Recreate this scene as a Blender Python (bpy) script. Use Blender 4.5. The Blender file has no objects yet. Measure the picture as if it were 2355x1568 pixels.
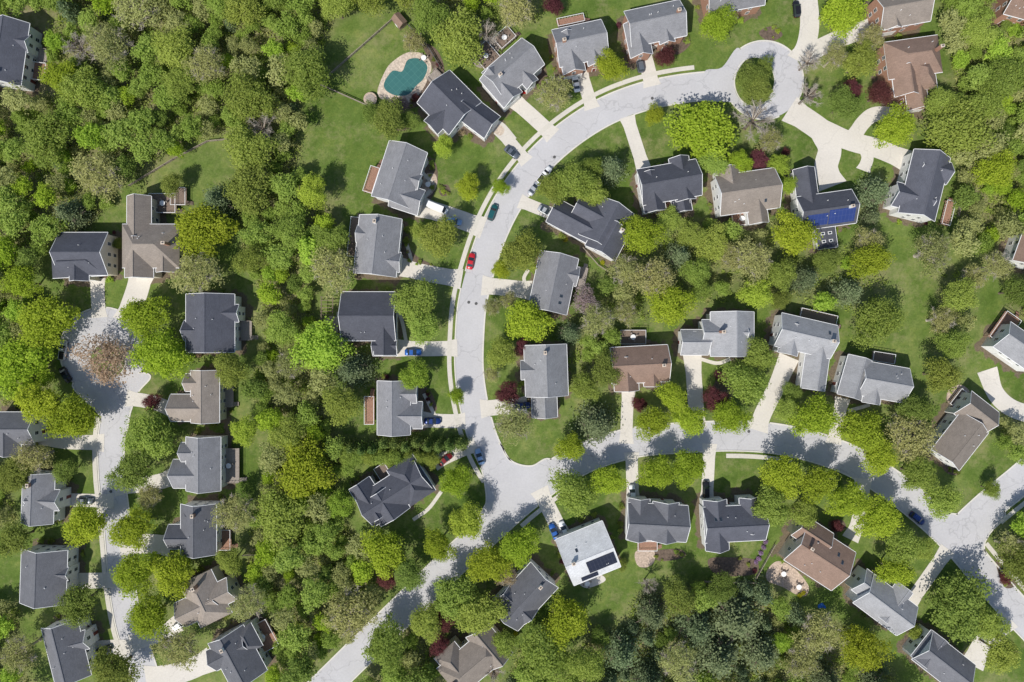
import bpy, math, random
import numpy as np
from mathutils import Vector, Matrix
random.seed(7); rng=np.random.default_rng(7)
S=290/2355; H=193.33
def W(px,py,h=0.0):
    k=S*(1-h/H); return ((px-1177.5)*k,(784-py)*k)
scene=bpy.context.scene
col=scene.collection
def link(o): col.objects.link(o); return o
# ---------------------------------------------------------------- materials
def newmat(name):
    m=bpy.data.materials.new(name); m.use_nodes=True
    nt=m.node_tree; nt.nodes.clear(); return m,nt
def N(nt,t,**kw):
    n=nt.nodes.new(t)
    for k,v in kw.items(): setattr(n,k,v)
    return n
def ramp(nt,src,stops):
    r=N(nt,'ShaderNodeValToRGB'); e=r.color_ramp.elements
    while len(e)<len(stops): e.new(0.5)
    for i,(p,c) in enumerate(stops):
        e[i].position=p; e[i].color=(c[0],c[1],c[2],1)
    nt.links.new(src,r.inputs[0]); return r.outputs[0]
def noise(nt,vec,scale,detail=4,rough=0.6):
    n=N(nt,'ShaderNodeTexNoise'); n.inputs['Scale'].default_value=scale
    n.inputs['Detail'].default_value=detail; n.inputs['Roughness'].default_value=rough
    nt.links.new(vec,n.inputs['Vector']); return n.outputs['Fac']
def mixc(nt,fac,a,b,mode='MIX'):
    m=N(nt,'ShaderNodeMix',data_type='RGBA',blend_type=mode)
    if isinstance(fac,(int,float)): m.inputs[0].default_value=fac
    else: nt.links.new(fac,m.inputs[0])
    for i,x in ((6,a),(7,b)):
        if isinstance(x,tuple): m.inputs[i].default_value=(x[0],x[1],x[2],1)
        else: nt.links.new(x,m.inputs[i])
    return m.outputs[2]
def maprange(nt,src,a,b,c,d):
    m=N(nt,'ShaderNodeMapRange'); nt.links.new(src,m.inputs[0])
    for i,v in enumerate((a,b,c,d)): m.inputs[i+1].default_value=v
    return m.outputs[0]
def finish(nt,colr,rough=0.85,spec=0.3,metal=0,bump=None,bdist=0.05):
    p=N(nt,'ShaderNodeBsdfPrincipled'); o=N(nt,'ShaderNodeOutputMaterial')
    if isinstance(colr,tuple): p.inputs['Base Color'].default_value=(colr[0],colr[1],colr[2],1)
    else: nt.links.new(colr,p.inputs['Base Color'])
    p.inputs['Roughness'].default_value=rough; p.inputs['Specular IOR Level'].default_value=spec
    p.inputs['Metallic'].default_value=metal
    if bump is not None:
        b=N(nt,'ShaderNodeBump'); b.inputs['Distance'].default_value=bdist; b.inputs['Strength'].default_value=0.5
        nt.links.new(bump,b.inputs['Height']); nt.links.new(b.outputs[0],p.inputs['Normal'])
    nt.links.new(p.outputs[0],o.inputs[0])
def simple(name,c,var=0.25,scale=1.2,rough=0.85,spec=0.3,metal=0,coord='Object'):
    m,nt=newmat(name); tc=N(nt,'ShaderNodeTexCoord')
    v=tc.outputs[coord]
    f=maprange(nt,noise(nt,v,scale,5,0.7),0.3,0.7,1-var,1+var)
    cc=N(nt,'ShaderNodeVectorMath',operation='SCALE'); cc.inputs[0].default_value=c
    nt.links.new(f,cc.inputs['Scale'])
    finish(nt,cc.outputs[0],rough,spec,metal); return m
def roofmat(name,c):
    m,nt=newmat(name); tc=N(nt,'ShaderNodeTexCoord'); v=tc.outputs['Object']
    f1=maprange(nt,noise(nt,v,0.35,4,0.6),0.3,0.7,0.88,1.1)
    f2=maprange(nt,noise(nt,v,5,3,0.8),0.3,0.7,0.8,1.2)
    br=N(nt,'ShaderNodeTexBrick'); nt.links.new(v,br.inputs['Vector'])
    br.inputs['Scale'].default_value=1.0
    br.inputs['Color1'].default_value=(0.92,0.92,0.92,1); br.inputs['Color2'].default_value=(1.07,1.07,1.07,1); br.inputs['Mortar'].default_value=(0.82,0.82,0.82,1)
    br.inputs['Brick Width'].default_value=0.6; br.inputs['Row Height'].default_value=0.2; br.inputs['Mortar Size'].default_value=0.015
    oi=N(nt,'ShaderNodeObjectInfo'); f3=maprange(nt,oi.outputs['Random'],0,1,0.86,1.14)
    a=N(nt,'ShaderNodeMath',operation='MULTIPLY'); nt.links.new(f1,a.inputs[0]); nt.links.new(f2,a.inputs[1])
    b=N(nt,'ShaderNodeMath',operation='MULTIPLY'); nt.links.new(a.outputs[0],b.inputs[0]); nt.links.new(f3,b.inputs[1])
    cc=N(nt,'ShaderNodeVectorMath',operation='SCALE'); cc.inputs[0].default_value=c; nt.links.new(b.outputs[0],cc.inputs['Scale'])
    out=mixc(nt,1.0,cc.outputs[0],br.outputs['Color'],'MULTIPLY')
    finish(nt,out,0.9,0.25); return m
ROOF={'d':roofmat('shingle_slate',(0.086,0.09,0.11)),'m':roofmat('shingle_grey',(0.205,0.206,0.218)),
 'l':roofmat('shingle_pale_grey',(0.275,0.278,0.29)),'t':roofmat('shingle_taupe',(0.25,0.215,0.185)),
 'b':roofmat('shingle_brown',(0.215,0.148,0.115)),'w':roofmat('membrane_white',(0.62,0.63,0.64)),'k':roofmat('shingle_charcoal',(0.13,0.133,0.148))}
RN={'d':'dark slate','m':'mid grey','l':'pale grey','t':'taupe','b':'brown','w':'near-white','k':'charcoal'}
WALL={'w':simple('siding_white',(0.7,0.7,0.69),0.06,1.0,0.7),'c':simple('siding_cream',(0.6,0.55,0.45),0.08,1.0,0.7),
 'r':simple('brick_red',(0.36,0.2,0.14),0.3,6,0.9)}
WN={'w':'white siding','c':'cream siding','r':'red brick'}
M_trim=simple('trim_white',(0.74,0.74,0.74),0.05)
M_glass=simple('glass_dark',(0.03,0.04,0.05),0.2,1,0.08,0.6)
M_door=simple('door_paint',(0.2,0.06,0.05),0.1,1,0.5)
M_garage=simple('garage_panel',(0.66,0.65,0.62),0.05,1,0.6)
M_brick=WALL['r']
M_woodr=simple('deck_redwood',(0.3,0.17,0.12),0.35,4,0.8)
M_woodb=simple('deck_brown',(0.2,0.15,0.12),0.3,4,0.8)
M_woodg=simple('deck_grey',(0.3,0.26,0.23),0.3,4,0.8)
M_bed=simple('mulch_bed',(0.12,0.088,0.066),0.5,1.5)
M_fence=simple('fence_wood',(0.26,0.22,0.18),0.3,2)
M_paver=simple('paver_tan',(0.43,0.34,0.27),0.45,2.0)
M_stone=simple('stone_pale',(0.5,0.42,0.34),0.4,1.5)
M_bark=simple('bark',(0.14,0.11,0.085),0.35,3)
M_twig=simple('twig_grey',(0.36,0.32,0.27),0.3,3)
M_tyre=simple('tyre',(0.02,0.02,0.02),0.1)
M_rim=simple('rim',(0.4,0.4,0.42),0.05,1,0.3,0.5,0.8)
M_lamp=simple('lamp_glass',(0.7,0.7,0.65),0.02,1,0.1,0.6)
M_tail=simple('tail_lamp',(0.35,0.02,0.02),0.02,1,0.2,0.6)
M_iron=simple('cast_iron',(0.09,0.09,0.09),0.2)
M_blue=simple('tarp_blue',(0.03,0.14,0.5),0.3,3)
def concretemat(name,c,cr=0.25):
    m,nt=newmat(name); g=N(nt,'ShaderNodeNewGeometry'); v=g.outputs['Position']
    f1=maprange(nt,noise(nt,v,0.1,5,0.6),0.3,0.7,0.94,1.06)
    f2=maprange(nt,noise(nt,v,1.9,6,0.8),0.25,0.75,0.88,1.1)
    a=N(nt,'ShaderNodeMath',operation='MULTIPLY'); nt.links.new(f1,a.inputs[0]); nt.links.new(f2,a.inputs[1])
    nz=N(nt,'ShaderNodeTexNoise'); nz.inputs['Scale'].default_value=0.4; nt.links.new(v,nz.inputs['Vector'])
    ad=N(nt,'ShaderNodeVectorMath',operation='ADD'); sc=N(nt,'ShaderNodeVectorMath',operation='SCALE'); sc.inputs['Scale'].default_value=4
    nt.links.new(nz.outputs['Color'],sc.inputs[0]); nt.links.new(v,ad.inputs[0]); nt.links.new(sc.outputs[0],ad.inputs[1])
    vo=N(nt,'ShaderNodeTexVoronoi',feature='DISTANCE_TO_EDGE'); vo.inputs['Scale'].default_value=0.08; nt.links.new(ad.outputs[0],vo.inputs['Vector'])
    f3=maprange(nt,vo.outputs['Distance'],0.0,0.014,1-cr,1.0)
    b=N(nt,'ShaderNodeMath',operation='MULTIPLY'); nt.links.new(a.outputs[0],b.inputs[0]); nt.links.new(f3,b.inputs[1])
    cc=N(nt,'ShaderNodeVectorMath',operation='SCALE'); cc.inputs[0].default_value=c; nt.links.new(b.outputs[0],cc.inputs['Scale'])
    finish(nt,cc.outputs[0],0.9,0.2); return m
M_road=concretemat('weathered_asphalt',(0.465,0.458,0.468),0.2)
M_drive=concretemat('driveway_concrete',(0.58,0.545,0.49),0.12)
M_walk=concretemat('sidewalk_concrete',(0.55,0.52,0.46),0.1)
M_kerb=concretemat('kerb_concrete',(0.6,0.575,0.52),0.1)
def groundmat():
    m,nt=newmat('grass_and_soil'); g=N(nt,'ShaderNodeNewGeometry'); v=g.outputs['Position']
    big=noise(nt,v,0.032,5,0.7); med=noise(nt,v,0.2,7,0.8); fine=noise(nt,v,2.0,6,0.8)
    c1=ramp(nt,big,[(0.33,(0.07,0.118,0.02)),(0.5,(0.105,0.16,0.034)),(0.66,(0.17,0.21,0.066))])
    c2=ramp(nt,med,[(0.3,(0.64,0.72,0.55)),(0.5,(1,1,1)),(0.68,(1.5,1.25,1.35))])
    c=mixc(nt,1.0,c1,c2,'MULTIPLY')
    c3=ramp(nt,fine,[(0.25,(0.62,0.65,0.6)),(0.75,(1.35,1.3,1.35))])
    c=mixc(nt,1.0,c,c3,'MULTIPLY')
    mp=N(nt,'ShaderNodeMapping'); mp.inputs['Rotation'].default_value=(0,0,0.6); nt.links.new(v,mp.inputs[0])
    wv=N(nt,'ShaderNodeTexWave'); wv.inputs['Scale'].default_value=0.17; wv.inputs['Distortion'].default_value=6; wv.inputs['Detail Scale'].default_value=0.1; nt.links.new(mp.outputs[0],wv.inputs['Vector'])
    wr=ramp(nt,wv.outputs['Fac'],[(0.2,(0.975,0.975,0.975)),(0.8,(1.025,1.025,1.025))]); c=mixc(nt,1.0,c,wr,'MULTIPLY')
    f4=maprange(nt,noise(nt,v,0.085,7,0.85),0.5,0.66,0,0.65)
    c=mixc(nt,f4,c,(0.26,0.24,0.12))
    wa=N(nt,'ShaderNodeAttribute',attribute_name='wood')
    wf=ramp(nt,noise(nt,v,0.5,6,0.8),[(0.3,(0.1,0.115,0.04)),(0.5,(0.2,0.18,0.095)),(0.7,(0.32,0.27,0.19))])
    wm=N(nt,'ShaderNodeMath',operation='MULTIPLY'); nt.links.new(wa.outputs['Fac'],wm.inputs[0]); nt.links.new(maprange(nt,noise(nt,v,0.12,5,0.7),0.35,0.6,0.5,1.0),wm.inputs[1])
    c=mixc(nt,wm.outputs[0],c,wf)
    mu=N(nt,'ShaderNodeAttribute',attribute_name='mulch')
    nn=noise(nt,v,0.4,3,0.6); mm=N(nt,'ShaderNodeMath',operation='ADD'); nt.links.new(mu.outputs['Fac'],mm.inputs[0])
    mr=maprange(nt,nn,0.3,0.7,-0.35,0.35); nt.links.new(mr,mm.inputs[1])
    mf=maprange(nt,mm.outputs[0],0.45,0.6,0,0.9)
    mc=ramp(nt,fine,[(0.3,(0.075,0.055,0.042)),(0.7,(0.2,0.15,0.115))])
    c=mixc(nt,mf,c,mc)
    finish(nt,c,0.95,0.1,bump=fine,bdist=0.08); return m
M_ground=groundmat()
def leafmat(name,dark,light,trans=0.48,rv=0.15,hv=0.015):
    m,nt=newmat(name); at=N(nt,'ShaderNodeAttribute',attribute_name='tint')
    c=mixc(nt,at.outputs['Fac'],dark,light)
    oi=N(nt,'ShaderNodeObjectInfo'); hs=N(nt,'ShaderNodeHueSaturation')
    nt.links.new(maprange(nt,oi.outputs['Random'],0,1,0.5-hv,0.5+hv),hs.inputs['Hue'])
    fr=N(nt,'ShaderNodeMath',operation='FRACT'); mu=N(nt,'ShaderNodeMath',operation='MULTIPLY'); mu.inputs[1].default_value=7.31
    nt.links.new(oi.outputs['Random'],mu.inputs[0]); nt.links.new(mu.outputs[0],fr.inputs[0])
    nt.links.new(maprange(nt,fr.outputs[0],0,1,1-rv,1+rv),hs.inputs['Value'])
    nt.links.new(c,hs.inputs['Color'])
    d=N(nt,'ShaderNodeBsdfDiffuse'); t=N(nt,'ShaderNodeBsdfTranslucent'); mx=N(nt,'ShaderNodeMixShader'); mx.inputs[0].default_value=trans
    o=N(nt,'ShaderNodeOutputMaterial')
    nt.links.new(hs.outputs[0],d.inputs[0]); nt.links.new(hs.outputs[0],t.inputs[0])
    nt.links.new(d.outputs[0],mx.inputs[1]); nt.links.new(t.outputs[0],mx.inputs[2]); nt.links.new(mx.outputs[0],o.inputs[0])
    return m
LEAF={'Y':leafmat('leaf_maple',(0.25,0.34,0.025),(0.47,0.56,0.07)),
 'G':leafmat('leaf_green',(0.225,0.3,0.05),(0.42,0.5,0.12)),
 'L':leafmat('leaf_lime',(0.29,0.4,0.045),(0.48,0.6,0.1)),
 'D':leafmat('leaf_dark',(0.145,0.2,0.04),(0.32,0.39,0.095)),
 'O':leafmat('leaf_olive',(0.29,0.3,0.11),(0.5,0.5,0.2)),
 'E':leafmat('needle_grey_green',(0.1,0.14,0.065),(0.24,0.295,0.15),0.3),
 'C':leafmat('needle_dark_green',(0.08,0.13,0.032),(0.22,0.3,0.08),0.3),
 'B':leafmat('leaf_burgundy',(0.09,0.03,0.035),(0.24,0.09,0.095)),
 'P':leafmat('blossom_pink',(0.32,0.235,0.145),(0.56,0.44,0.3)),
 'V':leafmat('blossom_mauve',(0.24,0.18,0.17),(0.42,0.33,0.33))}
# ---------------------------------------------------------------- mesh helpers
def mesh(name,V,F,mats,mi=None,smooth=False):
    m=bpy.data.meshes.new(name); m.from_pydata([tuple(v) for v in V],[],F)
    for x in mats: m.materials.append(x)
    if mi: m.polygons.foreach_set('material_index',mi)
    if smooth: m.polygons.foreach_set('use_smooth',[True]*len(F))
    m.update(); return m
def obj(name,me,parent=None,loc=(0,0,0),rot=0,scale=None):
    o=bpy.data.objects.new(name,me); link(o)
    if parent: o.parent=parent
    o.location=loc; o.rotation_euler=(0,0,rot)
    if scale: o.scale=scale
    return o
def top(o,label,cat,group=None,kind=None):
    o['label']=label; o['category']=cat
    if group: o['group']=group
    if kind: o['kind']=kind
def quadmesh(name,V,tint,mats,mi=None):
    n=len(V); m=bpy.data.meshes.new(name)
    m.vertices.add(n); m.vertices.foreach_set('co',np.ascontiguousarray(V,dtype=np.float32).ravel())
    m.loops.add(n); m.loops.foreach_set('vertex_index',np.arange(n,dtype=np.int32))
    m.polygons.add(n//4); m.polygons.foreach_set('loop_start',np.arange(0,n,4,dtype=np.int32))
    for x in mats: m.materials.append(x)
    if mi is not None: m.polygons.foreach_set('material_index',np.ascontiguousarray(mi,dtype=np.int32))
    m.update(calc_edges=True)
    a=m.attributes.new('tint','FLOAT','POINT'); a.data.foreach_set('value',np.ascontiguousarray(tint,dtype=np.float32))
    return m
class Geo:
    def __init__(s): s.V=[];s.F=[];s.M=[]
    def add(s,V,F,mi=0,xf=None):
        b=len(s.V)
        for v in V: s.V.append(tuple(xf@Vector(v)) if xf else tuple(v))
        for f in F: s.F.append([i+b for i in f])
        s.M+= mi if isinstance(mi,list) else [mi]*len(F)
    def box(s,x0,x1,y0,y1,z0,z1,mi=0,xf=None):
        s.add([(x0,y0,z0),(x1,y0,z0),(x1,y1,z0),(x0,y1,z0),(x0,y0,z1),(x1,y0,z1),(x1,y1,z1),(x0,y1,z1)],
          [(0,3,2,1),(4,5,6,7),(0,1,5,4),(1,2,6,5),(2,3,7,6),(3,0,4,7)],mi,xf)
    def cyl(s,c,r,h,n=12,axis='z',mi=0,r2=None):
        r2=r if r2 is None else r2; V=[]
        for k,(rr,hh) in enumerate(((r,0),(r2,h))):
            for i in range(n):
                a=2*math.pi*i/n; p=(rr*math.cos(a),rr*math.sin(a),hh)
                if axis=='y': p=(p[0],p[2],p[1])
                V.append((p[0]+c[0],p[1]+c[1],p[2]+c[2]))
        s.add(V,[tuple(range(n))[::-1],tuple(range(n,2*n))]+[(i,(i+1)%n,n+(i+1)%n,n+i) for i in range(n)],mi)
    def mesh(s,name,mats,smooth=False): return mesh(name,s.V,s.F,mats,s.M,smooth)
def catmull(P,n=10):
    P=[np.array(p,float) for p in P]; Q=[2*P[0]-P[1]]+P+[2*P[-1]-P[-2]]; out=[]
    for i in range(1,len(Q)-2):
        for k in range(n):
            t=k/n; out.append(0.5*((2*Q[i])+(-Q[i-1]+Q[i+1])*t+(2*Q[i-1]-5*Q[i]+4*Q[i+1]-Q[i+2])*t*t+(-Q[i-1]+3*Q[i]-3*Q[i+1]+Q[i+2])*t**3))
    out.append(P[-1]); return np.array(out)
def offset(C,d):
    T=np.gradient(C,axis=0); T/=np.linalg.norm(T,axis=1)[:,None]+1e-9
    return C+np.stack([T[:,1],-T[:,0]],1)*(np.asarray(d)[:,None] if np.ndim(d) else d)
def strip(name,A,B,z,mat):
    V=[(p[0],p[1],z) for p in A]+[(p[0],p[1],z) for p in B]; n=len(A)
    F=[(i,i+1,n+i+1,n+i) for i in range(n-1)]
    me=mesh(name,V,F,[mat])
    if me.polygons[0].normal.z<0: me.flip_normals()
    return me
def topx(P): return [W(p[0],p[1]) for p in P]
def poly(name,P,z,mat,n=8):
    Q=[P[-1]]+P+[P[0],P[1]]; C=catmull(Q,n); C=C[n:-n-1]
    pts=[W(p[0],p[1]) for p in C]
    me=mesh(name,[(x,y,z) for x,y in pts],[tuple(range(len(pts)))],[mat])
    if me.polygons[0].normal.z<0: me.flip_normals()
    return me
def pip(X,Y,P):
    c=np.zeros(np.shape(X),bool); n=len(P)
    for i in range(n):
        x1,y1=P[i]; x2,y2=P[(i+1)%n]
        if y1==y2: continue
        k=((y1>Y)!=(y2>Y))&(X<(x2-x1)*(Y-y1)/(y2-y1)+x1); c^=k
    return c
def dpoly(X,Y,C):
    X=np.asarray(X,float);Y=np.asarray(Y,float); sh=X.shape; X=X.ravel();Y=Y.ravel()
    a=C[:-1]; ab=C[1:]-a; L=(ab**2).sum(1)+1e-9; out=np.empty(len(X))
    for i in range(0,len(X),4000):
        x=X[i:i+4000,None]; y=Y[i:i+4000,None]
        t=np.clip(((x-a[:,0])*ab[:,0]+(y-a[:,1])*ab[:,1])/L,0,1)
        out[i:i+4000]=np.hypot(x-a[:,0]-t*ab[:,0],y-a[:,1]-t*ab[:,1]).min(1)
    return out.reshape(sh)
# ---------------------------------------------------------------- roads
RA=[(1755,190),(1700,192),(1640,196),(1560,205),(1480,222),(1400,252),(1330,293),(1265,345),(1210,405),(1163,475),(1128,550),(1102,630),(1086,700),(1080,770),(1079,850),(1090,930),(1112,1010),(1145,1075),(1190,1125)]
RB=[(640,1680),(735,1590),(830,1497),(930,1400),(1030,1303),(1120,1220),(1200,1148),(1285,1085),(1370,1042),(1470,1015),(1580,1006),(1680,1002),(1780,1008),(1880,1030),(1970,1065),(2050,1115),(2130,1178),(2200,1245),(2260,1315),(2320,1385),(2400,1470),(2480,1560)]
RC=[(2195,1235),(2270,1165),(2355,1095),(2450,1010)]
RD=[(235,805),(275,880),(264,950),(256,1020),(258,1100),(266,1170),(274,1260),(282,1350),(298,1440),(325,1520),(350,1600),(380,1700)]
roads=[('road',RA,31),('road',RB,33),('road',RC,33),('road',RD,29)]
RCv=[]
for i,(nm,P,hw) in enumerate(roads):
    C=catmull(topx(P),10); RCv.append((C,hw*S))
    o=obj(nm,strip(nm,offset(C,-hw*S),offset(C,hw*S),0.008+0.004*i,M_road)); o['kind']='structure'; o['label']='pale weathered residential asphalt road'; o['category']='road'
discs=[((1757,184),89),((237,806),98)]
def disc(name,c,r,z,mat,n=64,sq=1.0):
    x,y=W(*c); me=mesh(name,[(x+r*math.cos(2*math.pi*i/n),y+r*sq*math.sin(2*math.pi*i/n),z) for i in range(n)],[tuple(range(n))],[mat]); return me
for i,(c,r) in enumerate(discs):
    o=obj('road',disc('road',c,r*S,0.026+0.003*i,M_road)); o['kind']='structure'; o['label']='round turning head of the cul-de-sac'; o['category']='road'
J1=[(1092,1020),(1146,1020),(1163,1050),(1190,1068),(1225,1072),(1262,1056),(1300,1090),(1160,1200),(1100,1222),(1108,1180),(1120,1150),(1112,1090)]
J2=[(2170,1190),(2215,1182),(2250,1150),(2310,1180),(2275,1225),(2262,1262),(2285,1325),(2230,1290)]
J3=[(1620,165),(1660,155),(1700,110),(1720,200),(1720,260),(1680,235),(1620,228)]
J4=[(300,860),(345,865),(318,900),(300,945),(285,1000),(240,1000),(228,950),(170,880)]
for i,J in enumerate((J1,J2,J3,J4)):
    o=obj('road',poly('road',J,0.032+0.002*i,M_road,6)); o['kind']='structure'; o['label']='asphalt junction flare'; o['category']='road'
JJ=[[W(*q) for q in catmull([J[-1]]+J+[J[0],J[1]],6)[6:-7]] for J in (J1,J2,J3,J4)]
def inroad(X,Y,skip=-1):
    r=np.zeros(np.shape(X),bool)
    for k,(C,hw) in enumerate(RCv):
        if k!=skip: r|=dpoly(X,Y,C)<hw
    for k,(c,rad) in enumerate(discs):
        cx,cy=W(*c)
        if skip!=10+k: r|=np.hypot(X-cx,Y-cy)<rad*S
    for k,J in enumerate(JJ):
        if skip!=20+k: r|=pip(X,Y,J)
    return r
DR=[([(1172,222),(1225,268),(1272,312)],17),([(1148,296),(1180,335),(1212,372)],14),([(1335,165),(1348,205),(1362,250)],15),([(1478,112),(1488,150),(1500,198)],17),
([(962,474),(1030,495),(1112,524)],21),([(915,612),(980,628),(1062,642)],19),([(912,800),(980,802),(1052,800)],17),([(972,965),(1020,968),(1070,968)],16),([(998,1066),(1040,1045),(1095,1022)],15),
([(1280,494),(1245,482),(1195,462)],14),([(1222,668),(1170,662),(1108,656)],19),([(1212,932),(1160,935),(1105,940)],18),([(1482,392),(1462,330),(1442,268)],15),
([(1815,250),(1868,285),(1915,320)],27),([(1898,308),(1908,345),(1900,385),(1915,428)],27),([(1890,300),(1960,326),(2020,342),(2095,374)],22),([(1985,335),(1995,362),(1985,392)],14),([(2068,268),(2015,262),(1985,282),(1960,320)],17),
([(1850,-30),(1862,40),(1855,100),(1835,140)],22),([(2030,55),(1940,85),(1880,112),(1835,135)],20),
([(1592,815),(1598,900),(1604,985)],18),([(1446,892),(1442,950),(1440,1020)],14),([(1815,820),(1785,890),(1755,950),(1742,990)],20),([(1938,915),(1928,960),(1916,1020)],15),
([(2270,850),(2290,905),(2330,940),(2400,960)],20),([(1456,1155),(1454,1100),(1452,1040)],14),([(1625,1150),(1628,1100),(1632,1020)],14),([(1295,1235),(1268,1180),(1240,1125)],18),
([(1955,1240),(1975,1195),(1985,1100)],17),([(2090,1390),(2125,1340),(2180,1262)],16),([(2235,1530),(2262,1480),(2320,1420)],24),
([(224,640),(225,680),(228,730)],16),([(325,630),(315,670),(290,740)],26),([(85,1003),(150,1015),(240,1018)],17),([(130,1148),(190,1150),(262,1152)],15),([(150,1335),(210,1335),(285,1333)],18),
([(405,945),(350,925),(290,915)],16),([(402,1095),(355,1110),(262,1120)],18),([(392,1255),(345,1250),(275,1255)],22),([(412,1432),(365,1460),(300,1480)],17),([(488,1515),(420,1545),(335,1560)],24),([(205,1492),(255,1488),(310,1488)],17)]
DRm=[]
for P,hw in DR:
    C=catmull(topx(P),6); DRm.append((C,hw*S)); n=len(C); t=np.linspace(0,1,n); ww=hw*S*(1+0.25*np.clip((t-0.85)/0.15,0,1)+0.2*np.clip((0.25-t)/0.25,0,1))
    o=obj('driveway',strip('driveway',offset(C,-ww),offset(C,ww),0.044+0.0004*len(DRm),M_drive)); o['kind']='structure'; o['label']='pale concrete driveway'; o['category']='driveway'
def indrive(X,Y):
    r=np.zeros(np.shape(X),bool)
    for C,hw in DRm: r|=dpoly(X,Y,C)<hw+0.1
    return r
def kerb(C,d,skip,name='kerb',w=0.36):
    A=offset(C,d); B=offset(C,d+math.copysign(w,d)); g=Geo(); M=(B[:-1]+B[1:])/2
    bad=inroad(M[:,0],M[:,1],skip)|indrive(M[:,0],M[:,1])
    for i in range(len(A)-1):
        if bad[i]: continue
        V=[(A[i][0],A[i][1],0.0),(A[i+1][0],A[i+1][1],0.0),(B[i+1][0],B[i+1][1],0.0),(B[i][0],B[i][1],0.0)]
        V+= [(a,b,0.13) for a,b,_ in V]
        g.add(V,[(4,5,6,7),(0,1,5,4),(2,3,7,6),(3,0,4,7),(1,2,6,5)],0)
    if g.V:
        o=obj(name,g.mesh(name,[M_kerb])); o['kind']='structure'; o['label']='raised concrete kerb along the road'; o['category']='kerb'
for k,(C,hw) in enumerate(RCv):
    n=len(C); t=np.linspace(0,n-1,n*3); Cf=np.stack([np.interp(t,np.arange(n),C[:,0]),np.interp(t,np.arange(n),C[:,1])],1)
    kerb(Cf,hw,k); kerb(Cf,-hw,k)
for k,(c,r) in enumerate(discs):
    x,y=W(*c); a=np.linspace(0,2*math.pi,140); C=np.stack([x+np.cos(a)*r*S,y+np.sin(a)*r*S],1); kerb(C,0.01,10+k)
for k,J in zip((0,1,3),(J1,J2,J4)):
    Q=[J[-1]]+J+[J[0],J[1]]; C=catmull(topx(Q),8)[8:-8]
    A=0.5*np.sum(C[:-1,0]*C[1:,1]-C[1:,0]*C[:-1,1]); kerb(C,0.01 if A>0 else -0.01,20+k)
def walk(C,hw=0.62,z=0.075,name='sidewalk'):
    runs=[];cur=[]; bad=inroad(C[:,0],C[:,1])
    for p,b in zip(C,bad):
        if b:
            if len(cur)>3: runs.append(cur)
            cur=[]
        else: cur.append(p)
    if len(cur)>3: runs.append(cur)
    for r in runs:
        r=np.array(r); o=obj(name,strip(name,offset(r,-hw),offset(r,hw),z,M_walk)); o['kind']='structure'; o['label']='narrow concrete footpath'; o['category']='sidewalk'
def sub(C,a,b): n=len(C); return C[int(n*a):int(n*b)]
CA=RCv[0][0];CB=RCv[1][0];CC=RCv[2][0];CD=RCv[3][0]
walk(offset(sub(CA,0.14,0.98),45*S))
walk(offset(sub(CD,0.2,1.0),38*S))
walk(offset(sub(CB,0.27,0.36),46*S)); walk(offset(sub(CB,0.52,0.6),46*S)); walk(offset(sub(CC,0.35,1),48*S)); walk(offset(sub(CB,0.83,1.0),-48*S))
for P in [[(935,560),(945,600),(925,615)],[(985,370),(972,395),(995,425),(975,455)],[(975,905),(990,935),(1000,955)],[(910,700),(925,740),(935,790)],[(2120,395),(2085,395),(2065,420)],[(1215,620),(1205,640),(1212,660)],[(1610,825),(1650,835),(1680,825)],[(1950,945),(1985,935),(2000,930)],[(950,1195),(985,1170),(1015,1130)],[(100,985),(107,960),(95,940)],[(1145,280),(1160,290),(1185,320)],[(1290,480),(1300,500),(1290,520)],[(1690,45),(1710,15),(1740,-5)]]:
    walk(catmull(topx(P),6),0.5,0.08,'path')
x,y=W(1735,188)
o=obj('ground',mesh('island',[(x+5.6*math.cos(a)*(1+0.08*math.sin(2*a)),y+6.9*math.sin(a),0.13) for a in np.linspace(0,2*math.pi,41)[:-1]],[tuple(range(40))],[M_ground])); o['kind']='structure'; o['label']='planted island in the turning circle'; o['category']='ground'
def ringk(cx,cy,rx,ry):
    g=Geo(); n=48; V=[]
    for i in range(n):
        a=2*math.pi*i/n
        for f,z in ((0,0.0),(0,0.15),(-0.25,0.15)): V.append((cx+(rx+f)*math.cos(a),cy+(ry+f)*math.sin(a),z))
    F=[]
    for i in range(n):
        j=(i+1)%n
        for k in (0,1): F.append((3*i+k,3*j+k,3*j+k+1,3*i+k+1))
    g.add(V,F); o=obj('kerb',g.mesh('kerb',[M_kerb])); o['kind']='structure'; o['label']='kerb ring round the planted island'; o['category']='kerb'
ringk(x,y,5.8,7.1); x2,y2=W(248,830); ringk(x2,y2,5.2,5.2)
o=obj('ground',disc('island',(248,830),5.1,0.13,M_ground)); o['kind']='structure'; o['label']='planted island in the turning circle'; o['category']='ground'
for p in ((1275,361),(1095,698),(1078,695),(1722,992),(1500,226),(255,1130)):
    g=Geo(); g.cyl((0,0,0),0.42,0.03,16); g.cyl((0,0,0.03),0.3,0.01,16)
    x,y=W(*p); o=obj('manhole_cover',g.mesh('manhole_cover',[M_iron]),loc=(x,y,0.045)); top(o,'round dark iron manhole cover in the road','manhole cover','manhole covers in the road')
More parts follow.
